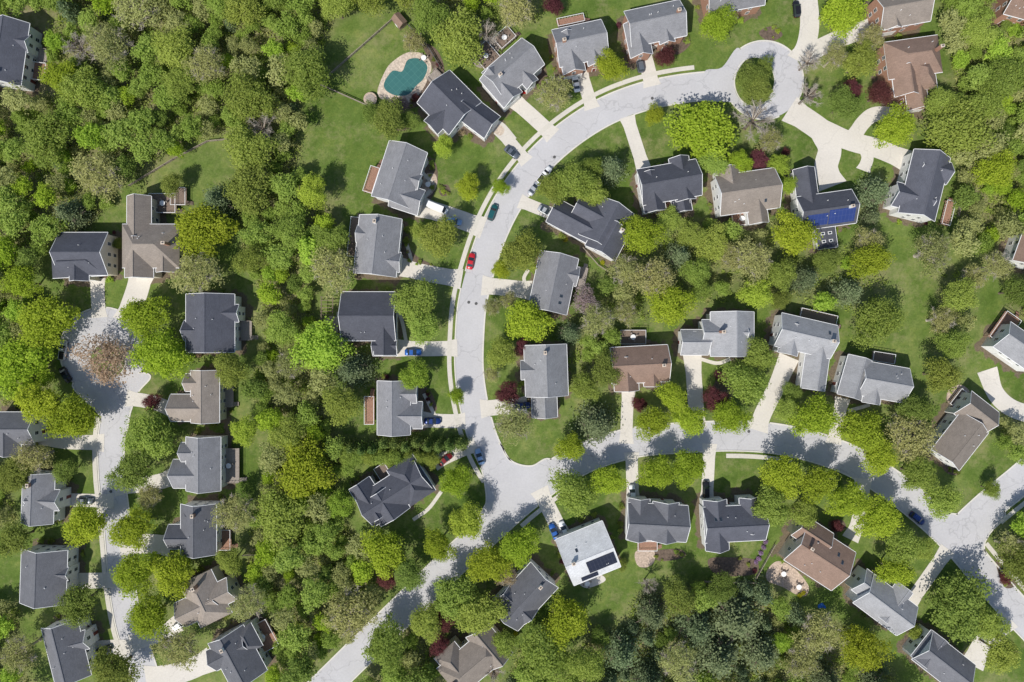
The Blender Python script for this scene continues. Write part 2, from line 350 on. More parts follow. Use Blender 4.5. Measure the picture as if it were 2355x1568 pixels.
# ---------------------------------------------------------------- houses
HS=[
(82,'d','w',[(14,118,145,84,0,'g',5.8),(35,95,60,40,90,'g',5.5)]),
(0,'d','c',[(190,583,112,98,0,'g',5.6),(178,603,122,66,3,'h',5.3),(180,610,70,45,90,'g',5.6)]),
(0,'t','c',[(345,565,132,100,0,'h',5.8),(318,500,100,56,90,'g',5.5),(318,592,92,66,90,'g',5.6),(383,582,86,52,90,'g',5.3)]),
(90,'d','w',[(482,743,134,112,0,'g',5.8),(520,720,56,40,90,'g',5.6),(452,760,60,46,90,'g',5.4)]),
(90,'t','c',[(470,912,120,66,0,'g',5.8),(432,938,82,62,90,'g',5.2),(450,880,50,40,90,'g',5.4)]),
(90,'m','w',[(466,1067,124,80,0,'g',5.8),(430,1090,66,66,90,'g',4.8),(440,1040,50,44,90,'g',5.4)]),
(90,'k','w',[(455,1218,116,82,0,'g',5.8),(425,1235,78,56,90,'g',5.0),(445,1185,60,40,90,'h',5.4)]),
(116,'t','c',[(472,1378,112,80,0,'h',5.6),(455,1395,95,60,90,'g',5.4),(500,1370,70,56,90,'g',5.5)]),
(-62,'k','w',[(545,1512,118,92,0,'g',5.6),(525,1500,90,52,90,'g',5.4),(570,1470,60,44,0,'h',5.3)]),
(-76,'k','w',[(150,1500,132,86,0,'g',5.6),(165,1480,70,44,90,'g',5.4)]),
(88,'k','w',[(98,1327,124,106,0,'g',5.6),(130,1320,50,30,90,'g',5.5)]),
(88,'m','w',[(85,1146,116,74,0,'g',5.6),(100,1150,70,48,90,'g',5.5)]),
(0,'k','w',[(25,985,105,74,0,'g',5.6),(20,1020,56,52,90,'g',5.4)]),
(-45,'d','w',[(1033,234,104,106,0,'g',5.8),(1098,266,86,62,8,'g',5.2),(1020,262,84,44,90,'g',5.7)]),
(41,'m','w',[(1180,156,122,80,0,'g',5.8),(1152,196,86,56,90,'g',5.4),(1205,170,60,34,90,'g',5.6)]),
(12,'m','r',[(1335,98,116,88,0,'g',5.8),(1312,120,92,52,90,'g',5.5),(1365,118,60,36,90,'g',5.6)]),
(12,'m','r',[(1508,52,130,84,0,'g',5.8),(1468,88,80,52,90,'g',5.2),(1530,70,56,36,90,'g',5.6)]),
(10,'m','r',[(1690,-14,130,70,0,'g',5.8)]),
(10,'t','r',[(2078,18,116,78,0,'g',5.8),(2050,30,70,44,90,'g',5.5)]),
(8,'b','r',[(2102,130,126,86,0,'h',5.8),(2085,185,66,60,90,'g',5.4),(2110,220,60,50,90,'g',4.2),(2120,170,70,66,90,'h',5.2)]),
(76,'d','w',[(2128,425,150,86,0,'g',5.8),(2100,455,86,56,90,'g',5.4),(2150,390,70,52,90,'g',5.5)]),
(8,'d','w',[(1902,482,128,78,0,'g',5.6),(1856,432,92,50,90,'g',4.8),(1902,545,50,46,90,'f',3.4)]),
(8,'t','w',[(1720,440,138,92,0,'g',5.8),(1680,425,84,52,90,'g',5.4),(1740,465,96,46,90,'g',5.5)]),
(10,'d','w',[(1540,418,138,84,0,'g',5.8),(1570,410,100,46,90,'g',5.4),(1500,440,92,50,90,'g',5.2),(1568,466,40,44,90,'g',4.5)]),
(-28,'d','w',[(1395,515,100,92,90,'g',5.8),(1322,510,118,60,0,'g',4.8),(1398,548,76,78,90,'g',5.4),(1360,490,80,60,0,'g',5.5)]),
(78,'m','w',[(1273,650,132,90,0,'g',5.8),(1300,630,60,44,90,'g',5.2)]),
(92,'l','w',[(1256,852,118,98,0,'g',5.8),(1252,925,70,58,0,'g',4.4),(1235,850,74,44,90,'g',5.5)]),
(84,'m','w',[(868,565,134,98,0,'g',5.8),(890,600,60,46,90,'g',5.5),(850,540,60,40,90,'g',5.6)]),
(72,'m','w',[(918,400,134,92,0,'g',5.8),(935,455,70,60,90,'g',5.0),(940,410,52,36,90,'g',5.6)]),
(0,'d','c',[(847,727,124,112,0,'g',5.8),(885,760,112,52,90,'g',5.3),(885,795,56,46,0,'g',4.2)]),
(90,'m','w',[(905,938,124,76,0,'g',5.8),(935,955,72,62,90,'g',5.0),(925,905,66,44,90,'g',5.4)]),
(33,'d','w',[(905,1135,160,80,0,'g',5.6),(850,1150,92,56,90,'g',5.2),(945,1105,100,70,90,'h',5.4),(890,1160,70,80,90,'g',5.5)]),
(47,'k','w',[(1206,1373,136,86,0,'g',5.6),(1190,1390,86,50,90,'g',5.4)]),
(40,'t','c',[(1088,1524,150,84,0,'h',5.6),(1125,1485,96,60,90,'g',5.4),(1050,1530,90,60,90,'h',5.3)]),
(22,'w','w',[(1353,1273,116,114,0,'g',5.6)]),
(-3,'k','w',[(1512,1202,138,84,0,'g',5.8),(1468,1195,96,50,90,'g',5.3),(1530,1200,90,60,90,'g',5.6)]),
(3,'d','w',[(1690,1205,140,82,0,'g',5.8),(1648,1208,116,54,90,'g',5.4),(1725,1185,80,44,90,'g',5.5)]),
(-33,'b','c',[(1887,1280,130,104,0,'g',5.8),(1870,1230,80,56,0,'g',5.2)]),
(-37,'l','w',[(2038,1392,126,82,0,'g',5.8),(2000,1350,56,60,0,'g',5.2),(2056,1388,90,46,90,'g',5.6)]),
(-38,'k','w',[(2172,1524,124,80,0,'g',5.8),(2140,1495,76,50,90,'g',5.5)]),
(52,'t','w',[(2210,1015,110,80,0,'g',5.6),(2248,950,80,66,90,'g',5.2)]),
(-35,'l','w',[(2352,800,110,70,0,'g',5.8)]),
(-10,'l','w',[(2034,878,108,80,0,'g',5.8),(1968,868,94,58,84,'g',5.3),(2010,895,66,42,90,'g',5.5)]),
(-13,'l','w',[(1855,772,132,78,0,'g',5.8),(1878,842,108,56,95,'g',4.8),(1820,780,70,46,90,'g',5.5)]),
(0,'l','w',[(1685,768,102,100,90,'g',5.8),(1598,787,64,58,0,'g',4.6),(1665,765,100,60,0,'g',5.4)]),
(3,'b','c',[(1472,838,132,84,0,'g',5.8),(1440,860,78,56,90,'g',5.3),(1500,855,66,40,90,'g',5.5)]),
(-15,'b','r',[(2352,10,70,60,0,'g',5.6)]),
(70,'b','w',[(2372,575,70,60,0,'g',5.6)]),
]
g=Geo(); g.box(-0.52,0.52,-0.06,0.0,-0.75,-0.67,0); g.box(-0.52,0.52,-0.06,0.0,0.67,0.75,0); g.box(-0.52,-0.45,-0.06,0,-0.67,0.67,0); g.box(0.45,0.52,-0.06,0,-0.67,0.67,0); g.box(-0.45,0.45,-0.03,0.0,-0.67,-0.02,1); g.box(-0.45,0.45,-0.03,0,0.02,0.67,1); g.box(-0.45,0.45,-0.05,0,-0.02,0.02,0)
ME_win=g.mesh('window',[M_trim,M_glass])
g=Geo(); g.box(-0.6,-0.47,-0.08,0,0,2.15,0); g.box(0.47,0.6,-0.08,0,0,2.15,0); g.box(-0.6,0.6,-0.08,0,2.15,2.3,0); g.box(-0.47,0.47,-0.04,0,0,2.15,1)
ME_door=g.mesh('door',[M_trim,M_door])
g=Geo(); g.box(-2.6,-2.42,-0.07,0,0,2.3,0); g.box(2.42,2.6,-0.07,0,0,2.3,0); g.box(-2.6,2.6,-0.07,0,2.3,2.5,0)
for k in range(4): g.box(-2.42,2.42,-0.04,0,0.02+k*0.57,0.55+k*0.57,1)
ME_gar=g.mesh('garage_door',[M_trim,M_garage])
g=Geo(); g.cyl((0,0,-0.4),0.09,0.9,8); ME_vent=g.mesh('roof_vent',[M_trim])
g=Geo(); g.box(-0.45,0.45,-0.35,0.35,-2.2,1.1,0); g.box(-0.52,0.52,-0.42,0.42,1.1,1.22,1); g.box(-0.2,0.2,-0.15,0.15,1.22,1.4,2)
ME_chim_b=g.mesh('chimney',[M_brick,M_stone,M_iron]); ME_chim_w=g.mesh('chimney',[M_trim,M_stone,M_iron])
g=Geo(); g.box(-0.34,0.34,-0.5,0.5,0.0,0.08,0); g.box(-0.29,0.29,-0.45,0.45,0.08,0.11,1); ME_sky=g.mesh('skylight',[M_rim,M_glass])
g=Geo(); g.box(-0.4,0.4,-0.55,0.55,0.0,0.1,0); g.box(-0.26,0.26,-0.4,0.4,0.1,0.12,1); ME_sky2=g.mesh('skylight',[M_trim,M_glass])
houses=[]; RECTS=[]
dstart=[C[0] for C,_ in DRm]
def rd(x,y,R):
    cx,cy,l,w,a=R; dx=x-cx; dy=y-cy; c=math.cos(a); s=math.sin(a); u=dx*c+dy*s; v=-dx*s+dy*c
    return math.hypot(max(abs(u)-l/2,0),max(abs(v)-w/2,0))
def rect_d(X,Y,R):
    cx,cy,l,w,a=R; dx=X-cx; dy=Y-cy; u=dx*math.cos(a)+dy*math.sin(a); v=-dx*math.sin(a)+dy*math.cos(a)
    return np.hypot(np.maximum(np.abs(u)-l/2,0),np.maximum(np.abs(v)-w/2,0))
for hi,(ang,rm,wm,bl) in enumerate(HS):
    rr=random.Random(hi*13+5)
    c0=W(bl[0][0],bl[0][1],bl[0][6]); A=math.radians(ang)
    E=bpy.data.objects.new('house',None); link(E); E.location=(c0[0],c0[1],0); E.rotation_euler=(0,0,A); E.empty_display_size=2
    gr=Geo(); gw=Geo(); gg=Geo(); rects=[]; tops=[]
    for bi,(cx,cy,L,Wd,da,ty,ev) in enumerate(bl):
        k=S*(1-ev/H); c=W(cx,cy,ev+0.4); d=Vector((c[0]-c0[0],c[1]-c0[1],0)); d.rotate(Matrix.Rotation(-A,3,'Z'))
        L=L*k; w=Wd*k; e=ev+0.013*bi; a=math.radians(da)
        if bi>0: L+=0.01*bi
        pitch=0.66 if bi==0 else 0.8
        if w>12: pitch=0.54
        if ty=='f': pitch=0.12
        rise=w/2*pitch
        if bi>0: rise=min(rise, tops[0]-e-0.15)
        tops.append(e+rise); t=0.2; oh=0.42
        xf=Matrix.Translation(d)@Matrix.Rotation(a,4,'Z')
        l2=L/2; w2=w/2; hr=l2 if ty!='h' else max(l2-w2*0.85,0.3)
        V=[(-l2,-w2,e),(l2,-w2,e),(l2,w2,e),(-l2,w2,e),(-hr,0,e+rise),(hr,0,e+rise)]
        V+=[(x,y,z-t) for x,y,z in V]
        F=[(0,1,5,4),(2,3,4,5),(6,10,11,7),(8,11,10,9),(0,6,7,1),(2,8,9,3)]; mi=[0,0,1,1,1,1]
        if ty=='h': F+=[(1,2,5),(3,0,4),(7,11,8),(9,10,6),(1,7,8,2),(3,9,6,0)]; mi+=[0,0,1,1,1,1]
        else: F+=[(1,7,11,5),(5,11,8,2),(3,9,10,4),(4,10,6,0)]; mi+=[1,1,1,1]
        gr.add(V,F,mi,xf)
        gr.box(-hr,hr,-0.12,0.12,e+rise-0.02,e+rise+0.035,2,xf)
        if ty!='h':
            for sx in (-1,1):
                for sy in (-1,1):
                    xa,xb=sorted((sx*(l2+0.005),sx*(l2+0.12)))
                    V=[(xa,sy*w2,e-0.1),(xb,sy*w2,e-0.1),(xb,0,e+rise-0.1),(xa,0,e+rise-0.1),(xa,sy*w2,e+0.05),(xb,sy*w2,e+0.05),(xb,0,e+rise+0.05),(xa,0,e+rise+0.05)]
                    gr.add(V,[(4,5,6,7),(0,1,5,4),(1,2,6,5),(3,0,4,7),(0,3,2,1)],1,xf)
        for sgn in (-1,1):
            y0=sgn*(w2+0.005); gg.box(-l2,l2,min(y0,y0+sgn*0.13),max(y0,y0+sgn*0.13),e-0.16,e-0.03,0,xf)
        a2=l2-oh; b2=w2-oh; zs=e-t+rise*oh/w2-0.02; za=e-t+rise-0.02
        if ty=='h': gw.box(-a2,a2,-b2,b2,-0.2,e-t,0,xf)
        else:
            V=[(-a2,-b2,-0.2),(a2,-b2,-0.2),(a2,b2,-0.2),(-a2,b2,-0.2),(-a2,-b2,zs),(a2,-b2,zs),(a2,b2,zs),(-a2,b2,zs),(-a2,0,za),(a2,0,za)]
            gw.add(V,[(0,1,5,4),(2,3,7,6),(1,2,6,9,5),(3,0,4,8,7),(4,5,9,8),(6,7,8,9)],0,xf)
        rects.append((d.x,d.y,2*a2,2*b2,a,e)); RECTS.append((c[0],c[1],2*a2,2*b2,A+a))
    obj('roof',gr.mesh('roof',[ROOF[rm],M_trim,ROOF[rm]]),E); obj('wall',gw.mesh('wall',[WALL[wm]]),E); obj('gutter',gg.mesh('gutter',[M_trim]),E)
    slots=[]
    for ri,(dx,dy,l,w,a,e) in enumerate(rects):
        for (nx,ny,half,dist) in ((0,-1,l/2,w/2),(0,1,l/2,w/2),(1,0,w/2,l/2),(-1,0,w/2,l/2)):
            ph=math.atan2(ny,nx)+a; n=max(1,int((2*half-1.2)/2.9))
            for i in range(n):
                s=(i-(n-1)/2)*2.9; bx=dx+math.cos(ph)*(dist)-math.sin(ph)*s; by=dy+math.sin(ph)*(dist)+math.cos(ph)*s
                ox=bx+math.cos(ph)*0.5; oy=by+math.sin(ph)*0.5
                if any(rj!=ri and rd(ox,oy,q[:5])<0.6 for rj,q in enumerate(rects)): continue
                slots.append((bx,by,ph,e,i-(n-1)/2))
    Minv=Matrix.Rotation(-A,3,'Z'); best=None
    for p in dstart:
        q=Vector((p[0]-c0[0],p[1]-c0[1],0)); q.rotate(Minv)
        for s in slots:
            dd=math.hypot(s[0]-q.x,s[1]-q.y)
            if dd<7 and (best is None or dd<best[0]): best=(dd,s)
    used=set()
    if best:
        s=best[1]; obj('garage_door',ME_gar,E,(s[0]+math.cos(s[2])*0.012,s[1]+math.sin(s[2])*0.012,0.05),s[2]+math.pi/2)
        for t_ in slots:
            if math.hypot(t_[0]-s[0],t_[1]-s[1])<3.4: used.add(t_)
    rest=[s for s in slots if s not in used]
    if rest:
        s0=best[1] if best else rest[0]
        s=min(rest,key=lambda q:math.hypot(q[0]-s0[0],q[1]-s0[1])); obj('door',ME_door,E,(s[0]+math.cos(s[2])*0.012,s[1]+math.sin(s[2])*0.012,0.05),s[2]+math.pi/2); used.add(s)
    for s in slots:
        if s not in used and rr.random()<0.8: obj('window',ME_win,E,(s[0],s[1],1.6),s[2]+math.pi/2)
        if s[3]>4.5: obj('window',ME_win,E,(s[0],s[1],4.25),s[2]+math.pi/2)
    l=rects[0][2]; w=rects[0][3]
    if rr.random()<0.6: obj('chimney',ME_chim_b if (wm!='w' or rr.random()<0.3) else ME_chim_w,E,(rr.choice((-1,1))*(l/2-1.2-rr.random()),rr.uniform(-0.6,0.6),tops[0]),0)
    for k in range(rr.randint(2,4)):
        v=rr.uniform(0.25,0.7)*rr.choice((-1,1)); zz=tops[0]-abs(v)*(tops[0]-rects[0][5]); obj('roof_vent',ME_vent,E,(rr.uniform(-0.35,0.35)*l,v*(w/2+0.4),zz),0)
    houses.append((E,c0,A,rects,tops,w))
    top(E,'two-storey house with %s %s roof and %s'%(RN[rm],'hipped' if bl[0][5]=='h' else 'gabled',WN[wm]),'house','suburban houses')
def nearest_house(x,y):
    return min(houses,key=lambda h:math.hypot(h[1][0]-x,h[1][1]-y))
DECKC=[]
def deck(cx,cy,w,d,ang,mat,z=1.0):
    x,y=W(cx,cy,z); h=nearest_house(x,y); w*=S; d*=S; A=h[2]; a=math.radians(ang)-A
    q=Vector((x-h[1][0],y-h[1][1],0)); q.rotate(Matrix.Rotation(-A,3,'Z'))
    g=Geo(); n=max(3,int(d/0.3)); s=d/n
    for i in range(n): g.box(-w/2,w/2,-d/2+i*s,-d/2+(i+0.9)*s,z-0.05,z)
    for sx in (-1,1):
        for sy in (-1,1): g.box(sx*(w/2-0.1)-0.07,sx*(w/2-0.1)+0.07,sy*(d/2-0.1)-0.07,sy*(d/2-0.1)+0.07,0,z-0.052)
    for i in range(int(z/0.2)): g.box(w/2+0.02+i*0.28,w/2+0.28+i*0.28,-d/2+0.2,-d/2+1.3,z-0.24-i*0.2,z-0.2-i*0.2)
    o=obj('deck',g.mesh('deck',[mat]),h[0],(q.x,q.y,0),a); DECKC.append((x,y,math.radians(ang),w,d,z))
    g=Geo()
    for sy in (-1,1):
        g.box(-w/2,w/2,sy*(d/2-0.04)-0.06,sy*(d/2-0.04)+0.06,z+0.85,z+0.92)
        for i in range(int(w/0.8)+1): xx=-w/2+0.05+i*0.8; g.box(xx-0.03,xx+0.03,sy*(d/2-0.04)-0.03,sy*(d/2-0.04)+0.03,z+0.002,z+0.848)
    for sx in (-1,1): g.box(sx*(w/2-0.04)-0.06,sx*(w/2-0.04)+0.06,-d/2+0.11,d/2-0.11,z+0.85,z+0.92)
    obj('railing',g.mesh('railing',[M_trim if mat is not M_woodg else mat]),o)
for d in [(88,165,40,40,-8,M_woodr,1.4),(97,130,22,34,-8,M_woodg,1.2),(376,468,60,44,0,M_woodb,1.4),(412,452,34,40,0,M_woodb,1.2),(566,760,26,44,0,M_woodg,1.2),(522,912,30,46,0,M_woodg,1.0),(528,1070,44,78,0,M_woodg,1.4),(518,1240,28,46,0,M_woodr,1.2),(606,1462,66,50,-62,M_woodr,1.6),
 (855,414,60,22,72,M_woodr,2.4),(1118,130,46,52,41,M_woodb,1.4),(1160,88,44,32,41,M_woodb,1.6),(1312,48,62,18,12,M_woodr,1.6),(850,943,64,22,90,M_woodr,1.6),(790,745,26,54,0,M_woodb,1.0),(882,1085,28,36,33,M_woodb,1.6),
 (1455,775,58,32,0,M_woodb,1.4),(1488,1254,44,22,0,M_woodr,1.4),(2210,922,44,40,52,M_woodb,1.2),(2308,755,70,40,55,M_woodr,2.0),(1880,730,84,26,-13,M_woodb,2.0),(2030,822,50,22,-9,M_woodb,1.2),(1705,503,46,30,8,M_woodr,1.2),(1530,478,50,24,10,M_woodr,1.2),(2178,490,56,20,76,M_woodr,1.2),(1335,640,50,24,78,M_woodg,1.2),(815,545,90,22,84,M_woodb,1.2),(1000,178,26,30,-45,M_woodg,1.4)]:
    deck(*d)
def solarmat(nm,c,mo):
    m,nt=newmat(nm); tc=N(nt,'ShaderNodeTexCoord'); br=N(nt,'ShaderNodeTexBrick'); br.offset=0; nt.links.new(tc.outputs['Object'],br.inputs['Vector'])
    br.inputs['Scale'].default_value=1; br.inputs['Brick Width'].default_value=1.0; br.inputs['Row Height'].default_value=1.6; br.inputs['Mortar Size'].default_value=0.025
    br.inputs['Color1'].default_value=(*c,1); br.inputs['Color2'].default_value=(c[0]*1.1,c[1]*1.1,c[2]*1.1,1); br.inputs['Mortar'].default_value=(*mo,1)
    finish(nt,br.outputs['Color'],0.25,0.5); return m
M_sb=solarmat('solar_blue',(0.022,0.04,0.15),(0.07,0.09,0.2)); M_sk=solarmat('solar_black',(0.013,0.014,0.028),(0.05,0.05,0.07))
def onslope(hi,u,v,me,name,zoff=0.06):
    E,c0,A,rects,tops,w=houses[hi]; l=rects[0][2]; W2=(rects[0][3]+0.84)/2; rise=tops[0]-rects[0][5]
    z=tops[0]-abs(v)*rise; o=obj(name,me,E,(u*l/2,v*W2,z+zoff)); sl=math.atan2(rise,W2); o.rotation_euler=(-sl if v>0 else sl,0,0); return o
def panel(w,d,mat):
    g=Geo(); g.box(-w/2,w/2,-d/2,d/2,0,0.05); return g.mesh('solar_panel',[mat])
onslope(21,0.42,-0.5,panel(7.2,4.2,M_sb),'solar_panel'); onslope(21,-0.5,-0.55,panel(5.6,3.4,M_sb),'solar_panel')
onslope(34,0.38,-0.42,panel(8.0,4.3,M_sk),'solar_panel'); onslope(34,-0.3,-0.84,panel(4.8,1.4,M_sk),'solar_panel')
houses[21][0]['label']='slate-roofed house with blue solar panels on its roof'; houses[34][0]['label']='house with near-white roof and black solar panels'
for hi,u,v in ((37,0.4,0.5),(37,0.62,0.3),(37,-0.5,0.55),(36,-0.72,0.4),(36,-0.55,0.4),(24,-0.3,0.4),(24,0.3,0.5),(25,-0.7,-0.5),(25,-0.45,-0.5),(34,-0.4,0.4),(43,0.7,0.4),(22,0.5,-0.6)):
    onslope(hi,u,v,ME_sky,'skylight')
E,c0,A,rects,tops,w=houses[21]
for dx in (-1.0,1.0):
    for dy in (-1.1,1.1): obj('skylight',ME_sky2,E,(rects[2][0]+dx,rects[2][1]+dy,3.66),math.pi/2)
# ---------------------------------------------------------------- pool garden, patios
def patio(P,mat,z=0.05,lab='tan paved patio beside a house',n=6):
    o=obj('patio',poly('patio',P,z,mat,n)); o['kind']='structure'; o['label']=lab; o['category']='patio'
BEDS=[]
def bed(P,z=0.03):
    o=obj('ground',poly('mulch_bed',P,z,M_bed,6)); o['kind']='structure'; o['label']='brown mulch planting bed'; o['category']='ground'; BEDS.append(P)
patio([(868,215),(885,165),(905,140),(940,120),(975,125),(992,150),(985,180),(965,215),(935,238),(895,235)],M_stone,0.05,'pale stone pool surround')
bed([(970,100),(1005,115),(1022,165),(1000,215),(960,245),(925,245),(975,190),(995,160)]); bed([(880,255),(935,250),(965,275),(930,300),(880,290)])
bed([(1060,290),(1100,300),(1135,310),(1130,325),(1080,315)]); bed([(968,375),(1000,372),(1006,420),(985,465),(962,455)],0.034); bed([(930,560),(960,590),(1000,612),(980,620),(925,600)]); bed([(1575,75),(1588,100),(1560,125),(1540,112)])
bed([(1245,160),(1262,185),(1235,215),(1225,195)]); bed([(2150,1045),(2175,1085),(2200,1092),(2210,1075),(2180,1060)]); bed([(1650,870),(1690,880),(1670,940),(1635,925)]); bed([(2290,1290),(2320,1300),(2340,1340),(2310,1350)])
bed([(910,540),(938,545),(940,580),(925,585)],0.036); bed([(968,890),(990,900),(1005,940),(985,945)],0.036); bed([(1490,1270),(1560,1262),(1575,1280),(1520,1290)],0.03)
bed([(1630,1285),(1700,1282),(1740,1290),(1735,1320),(1650,1322)]); bed([(2100,1420),(2115,1440),(2090,1470),(2075,1480)]); bed([(1745,75),(1775,60),(1800,80),(1770,95)]); bed([(1905,1200),(1935,1195),(1945,1215),(1915,1225)]); bed([(1010,430),(1030,425),(1035,445),(1015,450)])
patio([(1765,1310),(1790,1290),(1830,1310),(1860,1350),(1845,1372),(1800,1350),(1765,1335)],M_paver)
patio([(1462,1268),(1500,1262),(1505,1290),(1485,1305),(1465,1298)],M_paver)
patio([(975,405),(1000,400),(1005,425),(990,448),(970,455)],M_paver)
patio([(750,735),(782,735),(790,790),(775,825),(752,822)],M_stone,0.05,'pale flagstone terrace')
patio([(1330,1335),(1375,1320),(1392,1335),(1350,1352)],M_drive,0.05,'pale concrete terrace')
patio([(2182,895),(2210,885),(2230,905),(2195,935),(2178,920)],M_paver)
patio([(1130,275),(1150,285),(1160,300),(1150,312),(1132,300)],M_stone,0.05,'stone entry court')
patio([(1085,110),(1130,85),(1150,110),(1110,155),(1085,140)],M_woodg,0.05,'brown terrace')
Pp=[(884,190),(903,163),(925,164),(938,138),(965,135),(983,153),(975,180),(957,198),(940,217),(912,220),(888,208)]
E=bpy.data.objects.new('swimming_pool',None); link(E); x,y=W(932,180); E.location=(x,y,0)
mw,nt=newmat('pool_cover'); g_=N(nt,'ShaderNodeNewGeometry'); br=N(nt,'ShaderNodeTexBrick'); br.offset=0
mp=N(nt,'ShaderNodeMapping'); mp.inputs['Rotation'].default_value=(0,0,0.8); nt.links.new(g_.outputs['Position'],mp.inputs[0]); nt.links.new(mp.outputs[0],br.inputs['Vector'])
br.inputs['Scale'].default_value=1; br.inputs['Brick Width'].default_value=1.5; br.inputs['Row Height'].default_value=1.5; br.inputs['Mortar Size'].default_value=0.04
br.inputs['Color1'].default_value=(0.035,0.13,0.125,1); br.inputs['Color2'].default_value=(0.04,0.14,0.135,1); br.inputs['Mortar'].default_value=(0.065,0.19,0.175,1)
finish(nt,br.outputs['Color'],0.5,0.4)
def closedC(P,n=6):
    Q=[P[-1]]+P+[P[0],P[1]]; return catmull(topx(Q),n)[n:-n-1]
C=closedC(Pp); ox,oy=x,y
me=mesh('pool_cover',[(p[0]-ox,p[1]-oy,0.09) for p in C],[tuple(range(len(C)))],[mw])
if me.polygons[0].normal.z<0: me.flip_normals()
obj('pool_cover',me,E)
ctr=C.mean(0); C2=ctr+(C-ctr)*1.06; n=len(C); V=[(p[0]-ox,p[1]-oy,0.14) for p in C]+[(p[0]-ox,p[1]-oy,0.14) for p in C2]+[(p[0]-ox,p[1]-oy,0.05) for p in C2]+[(p[0]-ox,p[1]-oy,0.05) for p in C]
F=[]
for i in range(n):
    j=(i+1)%n; F+=[(i,j,n+j,n+i),(n+i,n+j,2*n+j,2*n+i),(i,3*n+i,3*n+j,j)]
obj('coping',mesh('coping',V,F,[M_stone]),E); top(E,'freeform swimming pool under a teal safety cover','swimming pool')
g=Geo(); g.cyl((0,0,0),1.7,0.9,20); g.cyl((0,0,0.9),1.9,0.1,20); E=obj('hot_tub',None); x,y=W(853,230); E.location=(x,y,0)
obj('shell',g.mesh('shell',[M_paver]),E); g=Geo(); g.cyl((0,0,1.0),1.3,0.08,20); obj('cover',g.mesh('cover',[M_woodg]),E); top(E,'round tan hot tub on the pool terrace','hot tub')
def shed(cx,cy,w,d,ang,mat):
    E=obj('garden_shed',None); x,y=W(cx,cy,2); E.location=(x,y,0); E.rotation_euler=(0,0,math.radians(ang)); g=Geo(); g.box(-w/2,w/2,-d/2,d/2,0,2.1); obj('wall',g.mesh('wall',[M_woodb]),E)
    g=Geo(); w+=.4;d+=.4; g.add([(-w/2,-d/2,2.05),(w/2,-d/2,2.05),(w/2,d/2,2.05),(-w/2,d/2,2.05),(-w/2,0,3),(w/2,0,3)],[(0,1,5,4),(2,3,4,5),(1,2,5),(3,0,4),(0,3,2,1)]); obj('roof',g.mesh('roof',[mat]),E); g=Geo(); g.box(-.5,.5,-d/2+.12,-d/2+.19,.05,1.9); obj('door',g.mesh('door',[M_trim]),E)
    top(E,'small wooden garden shed with pitched roof','shed')
shed(918,46,3.2,2.6,-50,ROOF['b'])
E=obj('pergola',None); x,y=W(752,745,2.4); E.location=(x,y,0); g=Geo()
for i in range(16): g.box(-1.9,1.9,-7.5+i,-7.38+i,2.5,2.65)
for sx in (-1.6,1.6): g.box(sx-.07,sx+.07,-7.8,7.8,2.35,2.498)
obj('rafters',g.mesh('rafters',[M_woodb]),E)
gp=Geo(); gp.box(-.08,.08,-.08,.08,0,2.348); mpst=gp.mesh('post',[M_woodb])
for sx in (-1.6,1.6):
    for sy in (-7,0,7): obj('post',mpst,E,(sx,sy,0))
top(E,'long brown timber pergola over a terrace','pergola')
g=Geo()
for i in range(3): g.cyl((i*0.5-0.5,(i%2)*0.4,0),0.7-0.1*i,0.6+0.2*i,9,r2=0.25)
x,y=W(1890,1394); o=obj('tarpaulin',g.mesh('tarpaulin',[M_blue]),loc=(x,y,0)); top(o,'crumpled blue tarpaulin over a garden pile','tarpaulin')
g=Geo(); g.cyl((0,0,0.7),0.75,0.05,16); ME_tt=g.mesh('table_top',[M_trim]); g=Geo(); g.cyl((0,0,0),0.06,0.7,8); g.cyl((0,0,0),0.35,0.04,12); ME_tl=g.mesh('leg',[M_iron])
g=Geo(); g.box(-.22,.22,-.22,.22,.4,.45); g.box(-.22,.22,.18,.22,.451,.95)
for a in (-.18,.18):
    for b in (-.18,.18): g.box(a-.02,a+.02,b-.02,b+.02,0,.4)
ME_ch=g.mesh('garden_chair',[M_woodg])
def table(x,y,z=0.055):
    E=obj('garden_table',None); E.location=(x,y,z); obj('table_top',ME_tt,E); obj('leg',ME_tl,E)
    for k in range(4):
        a=k*math.pi/2+0.4; o=obj('garden_chair',ME_ch,None,(x+1.15*math.cos(a),y+1.15*math.sin(a),z),a-math.pi/2); top(o,'patio chair drawn up to a round table','chair','patio chairs')
    top(E,'round white patio table with chairs round it','table')
for p in ((1800,1318),(1835,1348),(985,425),(1350,1340),(975,135)): table(*W(*p))
for (x,y,a,w,d,z) in DECKC:
    if w>5.2 and d>3.6: table(x,y,z)
def fence(P,mat=M_fence,h=1.2,lab='weathered timber rail fence along the lawn edge'):
    pts=topx(P); E=obj('fence',None); E.location=(pts[0][0],pts[0][1],0); g=Geo(); gp=Geo(); gp.box(-.07,.07,-.07,.07,0,h+.1); mp_=gp.mesh('post',[mat])
    for (x0,y0),(x1,y1) in zip(pts[:-1],pts[1:]):
        L=math.hypot(x1-x0,y1-y0); a=math.atan2(y1-y0,x1-x0); n=max(1,int(L/2.6))
        xf=Matrix.Translation((x0-pts[0][0],y0-pts[0][1],0))@Matrix.Rotation(a,4,'Z')
        for z in (0.3,0.7,1.1): g.box(0.08,L-0.08,-0.03,0.03,z-.08,z+.08,0,xf)
        g.box(0.09,L-0.09,-0.09,0.09,h-.02,h+.02,0,xf)
        for i in range(n): obj('post',mp_,E,(x0-pts[0][0]+math.cos(a)*L*i/n,y0-pts[0][1]+math.sin(a)*L*i/n,0),a)
    obj('rails',g.mesh('rails',[mat]),E); top(E,lab,'fence','timber fences')
